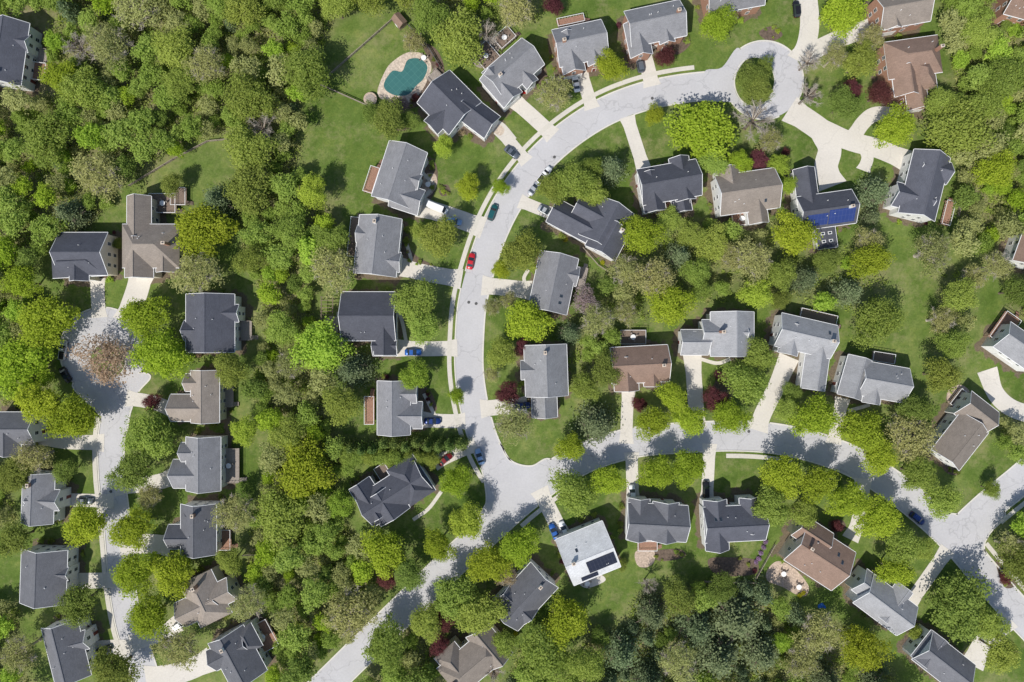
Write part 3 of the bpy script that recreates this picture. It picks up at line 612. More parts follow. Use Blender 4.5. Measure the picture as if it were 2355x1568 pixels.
fence([(735,195),(905,45)]); fence([(735,195),(852,247)]); fence([(300,428),(400,368),(480,326),(545,320)]); fence([(940,60),(985,110),(1015,160)],M_iron,1.2,'thin dark metal fence round the pool garden'); fence([(2232,400),(2210,440),(2200,500)]); fence([(1780,1250),(1735,1330)]); fence([(1340,570),(1375,610),(1420,640)])
fence([(1620,1335),(1740,1338)]); fence([(560,1275),(640,1270)]); fence([(1430,640),(1400,665)])
# ---------------------------------------------------------------- cars
def carpaint(n,c,metal=0.3): return simple(n,c,0.03,1,0.3,0.5,metal)
CP={'silver':carpaint('paint_silver',(0.45,0.47,0.5)),'white':carpaint('paint_white',(0.8,0.81,0.82),0),'red':carpaint('paint_red',(0.5,0.02,0.03),0),'teal':carpaint('paint_teal',(0.02,0.11,0.12)),
 'blue':carpaint('paint_blue',(0.03,0.12,0.42)),'navy':carpaint('paint_navy',(0.015,0.04,0.17)),'black':carpaint('paint_black',(0.02,0.02,0.025)),'grey':carpaint('paint_grey',(0.13,0.15,0.18)),'maroon':carpaint('paint_maroon',(0.2,0.015,0.02)),'sky':carpaint('paint_sky_blue',(0.25,0.38,0.58))}
def loft(st):
    V=[];F=[];n=10
    for x,hw,z0,z1,ins in st:
        zm=(z0+z1)/2
        V+=[(x,-hw*0.86,z0),(x,-hw,z0+0.15),(x,-hw,zm),(x,-hw*0.98,z1-0.12),(x,-hw*ins,z1),(x,hw*ins,z1),(x,hw*0.98,z1-0.12),(x,hw,zm),(x,hw,z0+0.15),(x,hw*0.86,z0)]
    for i in range(len(st)-1):
        for k in range(n): a=i*n+k;b=i*n+(k+1)%n; F.append((a,b,b+n,a+n))
    F.append(tuple(range(n))[::-1]); F.append(tuple(range((len(st)-1)*n,len(st)*n)))
    return V,F
def fixn(me):
    import bmesh
    b=bmesh.new(); b.from_mesh(me); bmesh.ops.recalc_face_normals(b,faces=b.faces); b.to_mesh(me); b.free(); return me
def build_car(kind):
    parts=[]
    L={'sedan':4.7,'suv':4.8,'pickup':5.6,'van':6.2}[kind]; hl=L/2; zb={'sedan':0.95,'suv':1.05,'pickup':1.1,'van':1.15}[kind]
    V,F=loft([(-hl,0.72,0.35,zb-0.18,0.8),(-hl+0.18,0.86,0.25,zb-0.04,0.84),(-hl+0.9,0.92,0.22,zb,0.88),(0,0.93,0.22,zb,0.88),(hl-1.3,0.92,0.22,zb-0.03,0.86),(hl-0.35,0.84,0.25,zb-0.18,0.8),(hl,0.66,0.35,zb-0.35,0.75)])
    parts.append(('body',fixn(mesh('body',V,F,[CP['silver']],smooth=True)),(0,0,0)))
    if kind=='sedan': a,b,c,d,zt=-hl+0.75,-hl+1.45,hl-2.35,hl-1.35,1.45
    elif kind=='suv': a,b,c,d,zt=-hl+0.12,-hl+0.5,hl-2.1,hl-1.25,1.75
    elif kind=='pickup': a,b,c,d,zt=-0.3,-0.1,hl-2.3,hl-1.45,1.8
    else: a,b,c,d,zt=-hl+0.1,-hl+0.2,hl-1.3,hl-0.7,2.4
    z0=zb-0.01; hwb=0.8;hwt=0.64 if kind!='van' else 0.76
    if kind=='van': hwb=0.88
    def pan(nm,P,mat): parts.append((nm,mesh(nm,P,[tuple(range(len(P)))],[mat]),(0,0,0)))
    pan('windshield',[(d,-hwb,z0),(d,hwb,z0),(c,hwt,zt-0.03),(c,-hwt,zt-0.03)],M_glass)
    pan('rear_window',[(a,hwb,z0),(a,-hwb,z0),(b,-hwt,zt-0.03),(b,hwt,zt-0.03)],M_glass)
    for s in (-1,1):
        P=[(a,s*hwb,z0),(d,s*hwb,z0),(c,s*hwt,zt-0.03),(b,s*hwt,zt-0.03)]
        if s>0: P=P[::-1]
        pan('side_window',P,M_glass if kind!='van' else CP['silver'])
    g=Geo(); g.box(b-0.04,c+0.04,-hwt-0.03,hwt+0.03,zt-0.05,zt+0.02); g.box(b+0.2,c-0.2,-hwt+0.12,hwt-0.12,zt+0.021,zt+0.045)
    parts.append(('roof',g.mesh('roof',[CP['silver']]),(0,0,0)))
    if kind=='pickup':
        g=Geo(); g.box(-hl+0.15,-0.4,-0.72,0.72,zb+0.003,zb+0.02,0)
        parts.append(('truck_bed',g.mesh('truck_bed',[M_tyre]),(0,0,0)))
        for s in (-1,1):
            g=Geo(); g.box(-hl+0.16,-0.35,s*0.78-0.06,s*0.78+0.06,zb-0.05,zb+0.2); parts.append(('bed_side',g.mesh('bed_side',[CP['silver']]),(0,0,0)))
        g=Geo(); g.box(-hl+0.05,-hl+0.15,-0.72,0.72,zb-0.1,zb+0.2); parts.append(('tailgate',g.mesh('tailgate',[CP['silver']]),(0,0,0)))
    g=Geo(); g.cyl((0,-0.11,0),0.34,0.22,18,axis='y',mi=0); g.cyl((0,-0.12,0),0.2,0.24,12,axis='y',mi=1); mw_=g.mesh('wheel',[M_tyre,M_rim])
    for sx in (-hl+0.95,hl-0.95):
        for sy in (-0.84,0.84): parts.append(('wheel',mw_,(sx,sy,0.34)))
    g=Geo(); g.box(-0.07,0.07,-0.17,0.17,-0.07,0.07); mh=g.mesh('headlight',[M_lamp]); g=Geo(); g.box(-0.04,0.04,-0.16,0.16,-0.08,0.08); mt=g.mesh('tail_light',[M_tail])
    for s in (-1,1): parts.append(('headlight',mh,(hl-0.13,s*0.5,zb-0.38))); parts.append(('tail_light',mt,(-hl+0.03,s*0.58,zb-0.32)))
    g=Geo(); g.box(-0.08,0.08,-0.1,0.1,-0.06,0.06); mm=g.mesh('mirror',[CP['silver']])
    for s in (-1,1): parts.append(('mirror',mm,(d-0.25,s*0.98,z0+0.08)))
    return parts
CK={k:build_car(k) for k in ('sedan','suv','pickup','van')}
def car(px,py,ang,kind,colr,label):
    x,y=W(px,py,0.8); E=bpy.data.objects.new('parked_car' if kind in('sedan','suv') else ('pickup_truck' if kind=='pickup' else 'parked_van'),None); link(E)
    E.location=(x,y,0.06); E.rotation_euler=(0,0,math.radians(ang))
    for nm,me,loc in CK[kind]:
        o=obj(nm,me,E,loc)
        if me.materials[0]==CP['silver']:
            o.material_slots[0].link='OBJECT'; o.material_slots[0].material=CP[colr]
    top(E,label,{'sedan':'car','suv':'car','pickup':'truck','van':'van'}[kind],'cars parked in the neighbourhood')
for c in [(1472,147,100,'suv','grey','dark grey car parked on a concrete driveway'),(1325,192,100,'sedan','white','white car parked on a concrete driveway'),(1832,20,95,'suv','black','black car parked on a curving driveway'),
(1177,350,-38,'sedan','grey','grey car parked at the driveway end'),(1252,402,52,'pickup','white','white pickup truck parked along the kerb'),(1229,432,52,'sedan','silver','silver car parked behind a pickup truck'),(1133,488,70,'suv','teal','dark teal car parked along the kerb'),(1083,600,78,'sedan','red','bright red car parked along the kerb'),
(1043,508,-12,'suv','sky','silver blue car parked on a driveway'),(1006,478,-22,'van','white','long white van parked beside the house'),(1255,485,-30,'sedan','silver','silver car parked on a short driveway'),(950,810,0,'sedan','blue','blue car parked on a concrete driveway'),(1200,932,0,'suv','navy','navy car parked beside a pale grey house'),
(1103,1050,108,'sedan','sky','light blue car parked along the kerb'),(1024,1056,38,'sedan','maroon','dark red car parked on a shaded driveway'),(145,805,82,'pickup','silver','silver pickup truck parked in the turning circle'),(1454,1134,92,'suv','white','white car parked in front of the house'),(1624,1125,90,'suv','black','black car parked on a narrow driveway'),
(1274,1222,112,'sedan','blue','blue car parked beside a white car'),(1297,1217,112,'sedan','white','white car parked beside a blue car'),(2110,1192,-38,'suv','navy','navy car parked in tree shade on the road'),(415,1435,32,'suv','white','white car parked under trees by the house'),(195,1152,0,'sedan','grey','grey car parked on a shaded driveway'),(238,1495,20,'sedan','black','black car parked on a driveway'),(150,862,-60,'sedan','black','black car parked in the shaded turning circle'),(995,968,0,'sedan','navy','navy car parked on a shaded driveway')]: car(*c)
# ---------------------------------------------------------------- trees
def leaves(P,Nn,s,r):
    n=len(P); t=r.normal(size=(n,3)); t-=Nn*np.sum(t*Nn,1)[:,None]; t/=np.linalg.norm(t,axis=1)[:,None]; b=np.cross(Nn,t)
    s=s[:,None]; k=(0.6+0.4*r.random(n))[:,None]
    return np.stack([P-t*s-b*s*k*0.4,P-b*s*k,P+t*s+b*s*k*0.3,P+b*s*k],1).reshape(-1,3)
def unit(v): return v/(np.linalg.norm(v,axis=1)[:,None]+1e-9)
UP=np.array([-0.25,-0.3,0.75])
def crown(kind,seed,nl=5200,ls=0.05,ncl=None):
    r=np.random.default_rng(seed); V=[];T=[]
    if kind in 'EC':
        nw=14 if kind=='E' else 9
        for w in range(nw):
            f=w/(nw-1); z=-0.8+1.9*f; R=(1-f)**0.6*0.95+0.05; nb=max(4,int(11*(R)+3))
            for b in range(nb):
                a=2*math.pi*(b+r.random()*1.1)/nb; Rl=R*(0.5+0.55*r.random()); m=int(nl/(nw*11)); tt=r.random(m)**0.7
                wd=0.045+0.085*tt
                P=np.stack([np.cos(a)*Rl*tt,np.sin(a)*Rl*tt,z-0.15*tt+0*tt],1)+r.normal(size=(m,3))*wd[:,None]
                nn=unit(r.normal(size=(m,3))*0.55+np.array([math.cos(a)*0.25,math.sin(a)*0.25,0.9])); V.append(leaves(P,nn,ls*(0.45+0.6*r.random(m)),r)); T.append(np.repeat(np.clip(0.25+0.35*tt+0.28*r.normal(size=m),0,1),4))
        return np.concatenate(V),np.concatenate(T)
    sparse=kind in 'OP'; nc=ncl or (100 if not sparse else 130)
    ph=r.random(4)*6.28; i=np.arange(nc)+0.5; z=1-1.4*i/nc; az=i*2.39996+r.normal(size=nc)*0.5
    def lobe(az): return 1+0.13*np.sin(2*az+ph[0])+0.13*np.sin(3*az+ph[1])+0.09*np.sin(5*az+ph[2])+0.05*np.sin(9*az+ph[3])
    rad=np.sqrt(np.maximum(0,1-z*z)); D=np.stack([rad*np.cos(az),rad*np.sin(az),z],1)
    rr=(0.5+0.4*r.random(nc))*lobe(az); Cc=D*rr[:,None]; Cc[:,2]*=0.8
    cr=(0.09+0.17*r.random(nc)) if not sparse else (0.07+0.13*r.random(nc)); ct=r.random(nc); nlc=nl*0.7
    for k in range(nc):
        m=max(6,int(nlc/nc*(cr[k]/(0.185 if not sparse else 0.145))**2)); d=unit(r.normal(size=(m,3))); d[:,2]=np.abs(d[:,2])*np.where(r.random(m)<0.8,1,-1)
        P=Cc[k]+d*cr[k]*(0.3+1.15*r.random(m)[:,None]); nn=unit(d*0.3+D[k]*0.22+UP*0.6+r.normal(size=(m,3))*0.38)
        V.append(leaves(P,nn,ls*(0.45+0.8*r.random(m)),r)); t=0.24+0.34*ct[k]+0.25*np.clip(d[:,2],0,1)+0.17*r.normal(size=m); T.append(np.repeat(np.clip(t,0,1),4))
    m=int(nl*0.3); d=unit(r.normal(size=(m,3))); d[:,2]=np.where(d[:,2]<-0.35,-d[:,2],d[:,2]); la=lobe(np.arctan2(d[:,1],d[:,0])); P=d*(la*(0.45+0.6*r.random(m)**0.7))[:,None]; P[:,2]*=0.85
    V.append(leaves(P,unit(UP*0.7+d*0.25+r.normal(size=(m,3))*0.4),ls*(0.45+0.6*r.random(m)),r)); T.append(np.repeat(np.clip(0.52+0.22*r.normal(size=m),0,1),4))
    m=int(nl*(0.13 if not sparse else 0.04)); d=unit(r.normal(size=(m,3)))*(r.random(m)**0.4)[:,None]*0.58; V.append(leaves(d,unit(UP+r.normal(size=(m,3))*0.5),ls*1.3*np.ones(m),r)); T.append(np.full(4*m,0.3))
    return np.concatenate(V),np.concatenate(T)
def limbs(seed,n1=8,n2=5,n3=6,r0=0.035):
    r=random.Random(seed); g=Geo()
    def tube(a,b,ra,rb):
        a=Vector(a);b=Vector(b); d=(b-a).normalized(); u=d.orthogonal().normalized(); v=d.cross(u); V=[]
        for p,q in ((a,ra),(b,rb)):
            for k in range(3): t=k*math.pi*2/3; V.append(p+u*q*math.cos(t)+v*q*math.sin(t))
        g.add([tuple(x) for x in V],[(0,1,4,3),(1,2,5,4),(2,0,3,5)])
    for i in range(n1):
        a=2*math.pi*i/n1+r.uniform(-.3,.3); up=r.uniform(0.1,0.9); s=Vector((0,0,-0.75+0.4*r.random())); e=Vector((math.cos(a)*(1.05-up*0.6),math.sin(a)*(1.05-up*0.6),-0.25+up)); e*=0.85; tube(s,e,r0,r0*0.4)
        for j in range(n2):
            t=r.uniform(0.35,1); p=s.lerp(e,t); q=p+Vector((math.cos(a)+r.uniform(-1,1),math.sin(a)+r.uniform(-1,1),r.uniform(0.1,1))).normalized()*r.uniform(0.2,0.4); tube(p,q,r0*0.35,r0*0.15)
            for k in range(n3):
                t=r.uniform(0.3,1); p2=p.lerp(q,t); q2=p2+Vector((r.uniform(-1,1),r.uniform(-1,1),r.uniform(-0.2,1))).normalized()*r.uniform(0.1,0.24); tube(p2,q2,r0*0.17,r0*0.08)
    return g
KN={'Y':('maple_tree','round bright yellow-green maple tree'),'G':('deciduous_tree','leafy mid-green spring tree'),'L':('lime_green_tree','fresh lime-green young tree'),'D':('oak_tree','dense dark green leafy tree'),
 'O':('budding_tree','sparse olive-brown tree just coming into leaf'),'E':('pine_tree','broad grey-green pine tree'),'C':('cypress_tree','dark green conifer standing in a hedge row'),'B':('plum_tree','burgundy-leaved ornamental plum tree'),'P':('cherry_tree','cherry tree covered in faded pinkish-tan blossom'),'V':('redbud_tree','tree in mauve-pink blossom'),'R':('bare_tree','leafless grey-branched tree')}
NV={'Y':5,'G':6,'L':3,'D':4,'O':5,'E':5,'C':2,'B':2,'P':1,'V':1,'R':3}
CR={};LO={}
for k,nv in NV.items():
    CR[k]=[];LO[k]=[]
    for i in range(nv):
        sd=(ord(k)*31+i*7)
        if k=='R': CR[k].append(limbs(sd,11,8,10).mesh('crown',[M_twig])); continue
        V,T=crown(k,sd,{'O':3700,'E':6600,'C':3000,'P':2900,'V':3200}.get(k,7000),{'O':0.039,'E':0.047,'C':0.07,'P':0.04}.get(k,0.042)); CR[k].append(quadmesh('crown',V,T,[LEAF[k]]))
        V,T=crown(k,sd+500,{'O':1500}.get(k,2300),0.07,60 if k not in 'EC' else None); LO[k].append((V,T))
def trunkmesh(seed,many=False):
    g=limbs(seed,7,3,2,0.05) if not many else limbs(seed,10,7,9,0.04)
    g.cyl((0,0,-2.2),0.075,1.9,8,r2=0.05); g.cyl((0,0,-2.3),0.11,0.12,8,r2=0.075); return g.mesh('trunk',[M_bark if not many else M_twig])
TR=[trunkmesh(i) for i in range(4)]; TRO=[trunkmesh(i+20,True) for i in range(3)]
T=[]
def t(*a):
    for x in a: T.append(list(x))
t((1615,300,72,'Y'),(1505,263,22,'Y'),(1728,178,34,'D'),(1742,210,33,'D'),(1757,155,22,'D'),(1735,275,48,'R'),(1860,140,30,'R'),(1862,218,34,'R'),(1920,130,32,'O'),(1980,140,38,'G'),(2000,90,33,'O'),(1940,35,52,'Y'),(1653,55,38,'Y'),(1940,240,34,'D'),(1960,205,20,'B'),(2022,215,28,'B'),(2058,292,44,'Y'),(2160,235,34,'G'),(1404,153,36,'Y'),(1275,215,42,'O'),(1060,90,58,'G'),(1118,75,32,'R'),(1272,12,22,'B'),(1185,22,42,'O'),(950,95,26,'O'),(895,275,42,'D'),(855,262,24,'D'),(940,278,24,'D'),(1020,337,24,'L'),(1077,430,28,'Y'),(1152,430,20,'Y'),(1530,130,22,'B'),(955,225,10,'B'),(920,240,20,'V'))
t((1320,418,46,'G'),(1272,432,34,'G'),(1362,440,34,'G'),(1405,388,40,'E'),(1360,385,28,'G'),(1200,580,42,'G'),(1152,620,20,'Y'),(1010,545,44,'G'),(965,530,20,'G'),(1132,705,22,'O'),(1213,740,50,'Y'),(1310,765,36,'E'),(1345,690,30,'V'),(1372,735,40,'O'),(1200,800,20,'B'),(1152,812,34,'G'),(1168,905,28,'B'),(1180,972,45,'O'),(1310,1030,32,'Y'),(1370,975,58,'E'),(1345,890,30,'G'),(1395,850,36,'D'),(1440,720,30,'O'),(1170,690,22,'O'),(1130,860,20,'O'))
t((1475,540,46,'Y'),(1540,505,28,'G'),(1592,540,32,'G'),(1560,590,42,'E'),(1640,560,36,'G'),(1600,625,34,'G'),(1500,640,48,'O'),(1438,620,38,'O'),(1540,700,48,'Y'),(1610,672,28,'G'),(1730,600,45,'O'),(1680,590,32,'O'),(1825,540,48,'Y'),(1738,675,36,'L'),(1795,630,36,'G'),(1850,640,40,'E'),(1792,690,22,'D'),(1900,600,32,'D'),(1950,670,42,'E'),(1998,600,45,'Y'),(1998,555,32,'O'),(2015,740,52,'G'),(2010,440,46,'E'),(2002,500,28,'E'),(2145,580,45,'O'),(2205,680,38,'G'),(2165,735,32,'O'),(2340,670,35,'D'),(1812,425,20,'L'),(1745,368,22,'B'),(1790,380,24,'L'),(1700,372,26,'Y'),(1642,372,32,'G'),(1770,322,30,'O'),(1806,350,10,'B'),(1770,420,16,'L'),(2240,640,30,'O'),(2290,610,34,'O'))
t((2165,862,42,'G'),(2190,790,36,'G'),(2092,1005,58,'O'),(2100,940,36,'D'),(2112,1090,42,'G'),(2165,1150,38,'G'),(1978,990,48,'Y'),(2020,1050,38,'Y'),(1870,960,50,'Y'),(1812,945,30,'G'),(1712,880,52,'G'),(1657,865,14,'B'),(1645,918,28,'B'),(1680,960,42,'Y'),(1585,965,36,'Y'),(1500,972,40,'Y'),(1545,912,36,'Y'),(1745,815,36,'G'),(2280,1125,20,'G'),(1470,930,16,'B'),(1820,900,20,'D'))
t((1320,1130,55,'G'),(1396,1105,38,'Y'),(1510,1085,40,'Y'),(1580,1075,41,'Y'),(1800,1090,46,'Y'),(1880,1112,42,'Y'),(1950,1150,42,'Y'),(1775,1165,40,'G'),(1845,1180,34,'G'),(2022,1190,44,'Y'),(2075,1255,44,'G'),(2058,1312,40,'Y'),(2120,1262,28,'G'),(2200,1390,66,'D'),(2268,1430,40,'G'),(1985,1490,52,'Y'),(1925,1210,14,'B'),(2105,1455,16,'G'))
t((1195,1255,45,'Y'),(1125,1295,45,'Y'),(1075,1198,38,'L'),(1010,1255,38,'Y'),(1050,1105,38,'Y'),(1045,1370,48,'G'),(1100,1405,52,'G'),(1165,1325,26,'P'),(980,1430,38,'G'),(1020,1425,24,'B'),(1010,1480,24,'B'),(885,1265,52,'Y'),(942,1318,36,'D'),(890,1330,22,'B'),(780,1160,30,'L'),(1300,1430,55,'Y'),(1250,1500,62,'G'),(1345,1525,44,'G'),(890,1480,48,'G'),(1160,1480,30,'G'),(1135,1545,26,'R'),(1490,1345,24,'R'),(1430,1300,14,'D'))
t((1500,1410,50,'E'),(1690,1420,74,'E'),(1600,1440,60,'E'),(1560,1375,40,'D'),(1650,1510,66,'E'),(1430,1500,56,'E'),(1750,1500,58,'E'),(1840,1520,40,'O'),(1560,1520,45,'O'),(2300,1500,42,'G'),(1800,1475,22,'L'),(1660,1350,34,'D'),(1575,1390,20,'B'),(2350,1300,50,'D'),(2330,1260,34,'O'),(2310,1330,14,'B'),(1490,1560,50,'E'),(1900,1560,45,'E'))
t((810,850,56,'E'),(765,620,52,'O'),(765,550,36,'G'),(955,692,48,'G'),(972,748,38,'G'),(955,862,34,'L'),(1050,910,20,'Y'),(465,530,58,'Y'),(505,462,45,'E'),(165,490,48,'E'),(395,425,26,'D'),(455,630,50,'O'),(335,728,48,'Y'),(375,815,56,'Y'),(105,740,57,'Y'),(42,840,60,'Y'),(90,925,45,'Y'),(165,960,52,'Y'),(245,825,62,'P'),(350,925,20,'B'),(530,850,38,'G'),(563,990,30,'L'),(345,1000,56,'G'),(305,1085,44,'D'),(75,1050,42,'O'),(150,1082,28,'D'),(195,1205,48,'Y'),(305,1215,45,'Y'),(310,1318,48,'Y'),(398,1318,50,'Y'),(345,1418,48,'Y'),(180,1388,46,'D'),(265,1540,50,'D'),(412,1490,48,'O'),(575,1385,42,'O'),(530,1290,28,'G'),(540,1180,46,'O'),(345,1140,28,'O'),(785,930,42,'G'),(30,1240,40,'D'),(160,1285,12,'B'),(205,1450,12,'B'),(270,560,14,'D'),(45,1500,45,'O'),(35,1090,40,'D'))
for i in range(11): t((810+i*25,1022+rng.uniform(-6,6)+(8 if i<3 else 0),24,'C'))
for i in range(9): t((800+i*24,1052+rng.uniform(-6,6),20,'G'))
manual=len(T)
WOODS=[([(-80,-80),(740,-80),(880,-60),(840,5),(770,50),(722,140),(690,220),(690,330),(680,400),(740,450),(780,520),(710,590),(710,700),(760,880),(745,960),(815,1070),(755,1130),(810,1230),(885,1350),(855,1420),(720,1530),(690,1620),(620,1620),(640,1450),(570,1330),(575,1200),(610,1100),(640,1000),(575,900),(610,780),(600,660),(555,570),(560,470),(560,330),(530,305),(470,312),(380,355),(280,420),(220,500),(110,560),(60,640),(30,700),(-80,760)],0.9),
([(-80,700),(60,640),(80,700),(60,800),(110,860),(120,900),(60,950),(-80,930)],0.9),
([(1195,1490),(1290,1560),(1370,1440),(1430,1460),(1470,1370),(1560,1350),(1640,1345),(1740,1345),(1800,1400),(1900,1440),(1950,1440),(2060,1560),(2070,1640),(1150,1640)],0.9),
([(2180,-80),(2440,-80),(2440,540),(2330,600),(2210,560),(2215,400),(2190,340),(2200,250),(2190,120)],0.9),
([(1410,560),(1480,480),(1600,500),(1680,520),(1790,500),(1850,540),(1950,580),(2020,540),(2050,620),(2020,720),(1900,700),(1800,690),(1680,680),(1600,700),(1470,740),(1380,690),(1400,620)],0.35),
([(880,-80),(1250,-80),(1240,40),(1130,70),(1000,60),(930,30)],0.5),
([(2300,580),(2440,560),(2440,740),(2320,720)],0.6),([(2110,540),(2220,600),(2250,700),(2200,900),(2140,880),(2160,700)],0.25),
([(2290,940),(2440,920),(2440,1010),(2330,1050),(2300,1010)],0.7),([(1310,720),(1410,700),(1420,790),(1400,900),(1330,870)],0.45),
([(800,1450),(960,1390),(1040,1410),(990,1500),(1010,1600),(800,1650),(850,1540)],0.8),([(2270,1300),(2340,1200),(2440,1150),(2440,1400),(2350,1390),(2290,1340)],0.4),([(-80,1060),(30,1060),(35,1200),(-80,1240)],0.7),([(-80,1380),(40,1400),(70,1600),(-80,1640)],0.7),
([(570,1450),(680,1400),(740,1480),(650,1620),(620,1560)],0.8)]
ex=[(0,20,118,215)]
q0=1.0; rx=np.arange(-175,176,q0); ry=np.arange(-125,126,q0); RXX,RYY=np.meshgrid(rx,ry)
DRD=np.full(RXX.shape,1e9)
for C,hw in RCv: DRD=np.minimum(DRD,dpoly(RXX,RYY,C)-hw)
for c,r in discs: x,y=W(*c); DRD=np.minimum(DRD,np.hypot(RXX-x,RYY-y)-r*S)
for C,hw in DRm: DRD=np.minimum(DRD,dpoly(RXX,RYY,C)-hw+1.5)
DRH=np.full(RXX.shape,1e9)
for R in RECTS: DRH=np.minimum(DRH,rect_d(RXX,RYY,R))
def look(A,x,y):
    i=min(max(int(round((y+125)/q0)),0),A.shape[0]-1); j=min(max(int(round((x+175)/q0)),0),A.shape[1]-1); return A[i,j]
KW=['G','G','G','G','D','O','O','O','L','Y','G','G','Y']
KWb=['E','E','E','D','G','G','O']
for wi,(P,dens) in enumerate(WOODS):
    xs=[p[0] for p in P]; ys=[p[1] for p in P]; area=(max(xs)-min(xs))*(max(ys)-min(ys)); tries=int(area/170)
    QX=rng.uniform(min(xs),max(xs),tries); QY=rng.uniform(min(ys),max(ys),tries); mk=pip(QX,QY,P); QX=QX[mk];QY=QY[mk]
    for x,y in zip(QX,QY):
        q=rng.random(); R=rng.uniform(38,64) if q<0.3 else rng.uniform(14,38)
        if rng.random()>dens+0.35 : continue
        if any(a<x<c and b<y<d for a,b,c,d in ex): continue
        gx,gy=W(x,y,4.0)
        if look(DRH,gx,gy)<R*S*0.85+0.3 or look(DRD,gx,gy)<R*S*0.85: continue
        TA=np.array([[a[0],a[1],a[2]] for a in T])
        if np.any((x-TA[:,0])**2+(y-TA[:,1])**2<((R+TA[:,2])*(0.68 if dens>0.8 else 0.82))**2): continue
        z=math.sin(x*0.011+1.3)*math.cos(y*0.013)
        k=(KWb if wi==2 else KW)[int(rng.integers(len(KWb if wi==2 else KW)))]
        if wi==0 and z>0.3 and rng.random()<0.55: k='G'
        if wi==0 and z<-0.4 and rng.random()<0.4: k='O'
        if wi==0 and rng.random()<0.03: k='E'
        if k=='O' and rng.random()<0.2: k='R'
        T.append([x,y,R,k])
pri=sorted(range(len(T)),key=lambda i:(-(T[i][2]+ (25 if i<manual else 0)))); keep=set(pri[:298])
WV=[];WT=[];WM=[];kinds=list('YGLDOECBPV'); nstuff=0
for i,(px,py,R,k) in enumerate(T):
    Rm=R*S; vert={'E':1.0,'C':1.3}.get(k,0.82 if Rm>3 else 1.0); h=min(2.0*Rm+1.4,12.0)
    if R<17: h=1.7*Rm+0.3
    vs=Rm*vert; hc=max(h-vs*0.85 if k not in'EC' else h-vs*1.4*0.62,vs*0.6)
    if k in 'EC': vs=min(vs,5.2); hc=max(h*0.42,vs*0.8)
    x,y=W(px,py,hc); Rm*=(1-hc/H)*1.04; rot=rng.uniform(0,6.28)
    if i in keep:
        nm,lab=KN[k]; E=bpy.data.objects.new(nm,None); link(E); E.location=(x,y,0); E.rotation_euler=(0,0,rot); E.empty_display_size=1
        v=CR[k][int(rng.integers(len(CR[k])))]
        obj('crown',v,E,(0,0,hc),0,(Rm,Rm*rng.uniform(0.84,1.1),vs))
        tm=TRO if k in 'OP' else TR; tz=hc/2.3; ts=Rm*(1.0 if k in 'OP' else 0.8)
        obj('trunk',tm[int(rng.integers(len(tm)))],E,(0,0,hc),0,(ts,ts,tz))
        top(E,lab+(' at the woodland edge' if i>=manual else (' beside the houses' if R>=17 else ', small, in a garden bed')),'tree','neighbourhood trees')
    else:
        if k=='R': k='O'
        V,Tt=LO[k][int(rng.integers(len(LO[k])))]; c,s=math.cos(rot),math.sin(rot)
        X=np.stack([(V[:,0]*c-V[:,1]*s)*Rm+x,(V[:,0]*s+V[:,1]*c)*Rm+y,V[:,2]*vs+hc],1)
        WV.append(X); WT.append(np.clip(Tt+rng.uniform(-0.2,0.25),0,1)); WM.append(np.full(len(V)//4,kinds.index(k))); nstuff+=1
print('TREES',len(T),'manual',manual,'stuff',nstuff)
ux=[];rg=rng
for wi,(P,dens) in enumerate(WOODS):
    xs=[p[0] for p in P]; ys=[p[1] for p in P]; n=int((max(xs)-min(xs))*(max(ys)-min(ys))/120*dens)
    X=rg.uniform(min(xs),max(xs),n); Y=rg.uniform(min(ys),max(ys),n); m=pip(X,Y,P); X=X[m];Y=Y[m]
    for x,y in zip(X,Y):
        if any(a<x<c and b<y<d for a,b,c,d in ex): continue
        gx,gy=W(x,y)
        if look(DRH,gx,gy)<2.4 or look(DRD,gx,gy)<2.4: continue
        ux.append((gx,gy))
UV=[];UT=[];UM=[]
for gx,gy in ux:
    m=int(rg.integers(20,60)); r0=rg.uniform(0.6,2.4); d=unit(rg.normal(size=(m,3))); d[:,2]=abs(d[:,2]); P=np.array([gx,gy,0.1])+d*np.array([r0,r0,r0*0.9])*(0.3+0.8*rg.random((m,1)))
    nn=unit(d*0.5+UP+rg.normal(size=(m,3))*0.5); UV.append(leaves(P,nn,rg.uniform(0.08,0.27,m),rg)); UT.append(np.repeat(np.clip(0.5+0.3*rg.normal(size=m),0,1),4)); kk=int(rg.integers(0,10)); UM.append(np.full(m,0 if kk<4 else (1 if kk<8 else 2)))
me=quadmesh('undergrowth',np.concatenate(UV),np.concatenate(UT),[LEAF['O'],LEAF['G'],LEAF['D']],np.concatenate(UM)); o=obj('undergrowth',me); o['kind']='stuff'; o['label']='low green and brown undergrowth on the woodland floor'; o['category']='undergrowth'
if WV:
    me=quadmesh('woodland',np.concatenate(WV),np.concatenate(WT),[LEAF[k] for k in kinds],np.concatenate(WM)); o=obj('woodland',me); o['kind']='stuff'; o['label']='small woodland trees growing between the larger ones'; o['category']='woodland'
SH=[]
for k in ('G','D','L','B','P'):
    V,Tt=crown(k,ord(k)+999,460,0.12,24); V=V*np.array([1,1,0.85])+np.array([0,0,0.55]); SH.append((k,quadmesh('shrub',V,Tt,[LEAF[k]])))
ns=0
SHN={'G':'mid-green','D':'dark green','L':'lime-green','B':'burgundy','P':'pale blossoming'}
def shrub(gx,gy,rr,where,smin=0.55,smax=1.15):
    global ns
    k,me=rr.choices(SH,[4,4,2,1,0.4])[0]; s=rr.uniform(smin,smax); o=obj('shrub',me,None,(gx,gy,0),rr.uniform(0,6),(s,s*rr.uniform(0.8,1.1),s*rr.uniform(0.7,1.1)))
    top(o,'%s garden shrub in a mulch bed %s'%(SHN[k],where),'shrub','garden shrubs'); ns+=1
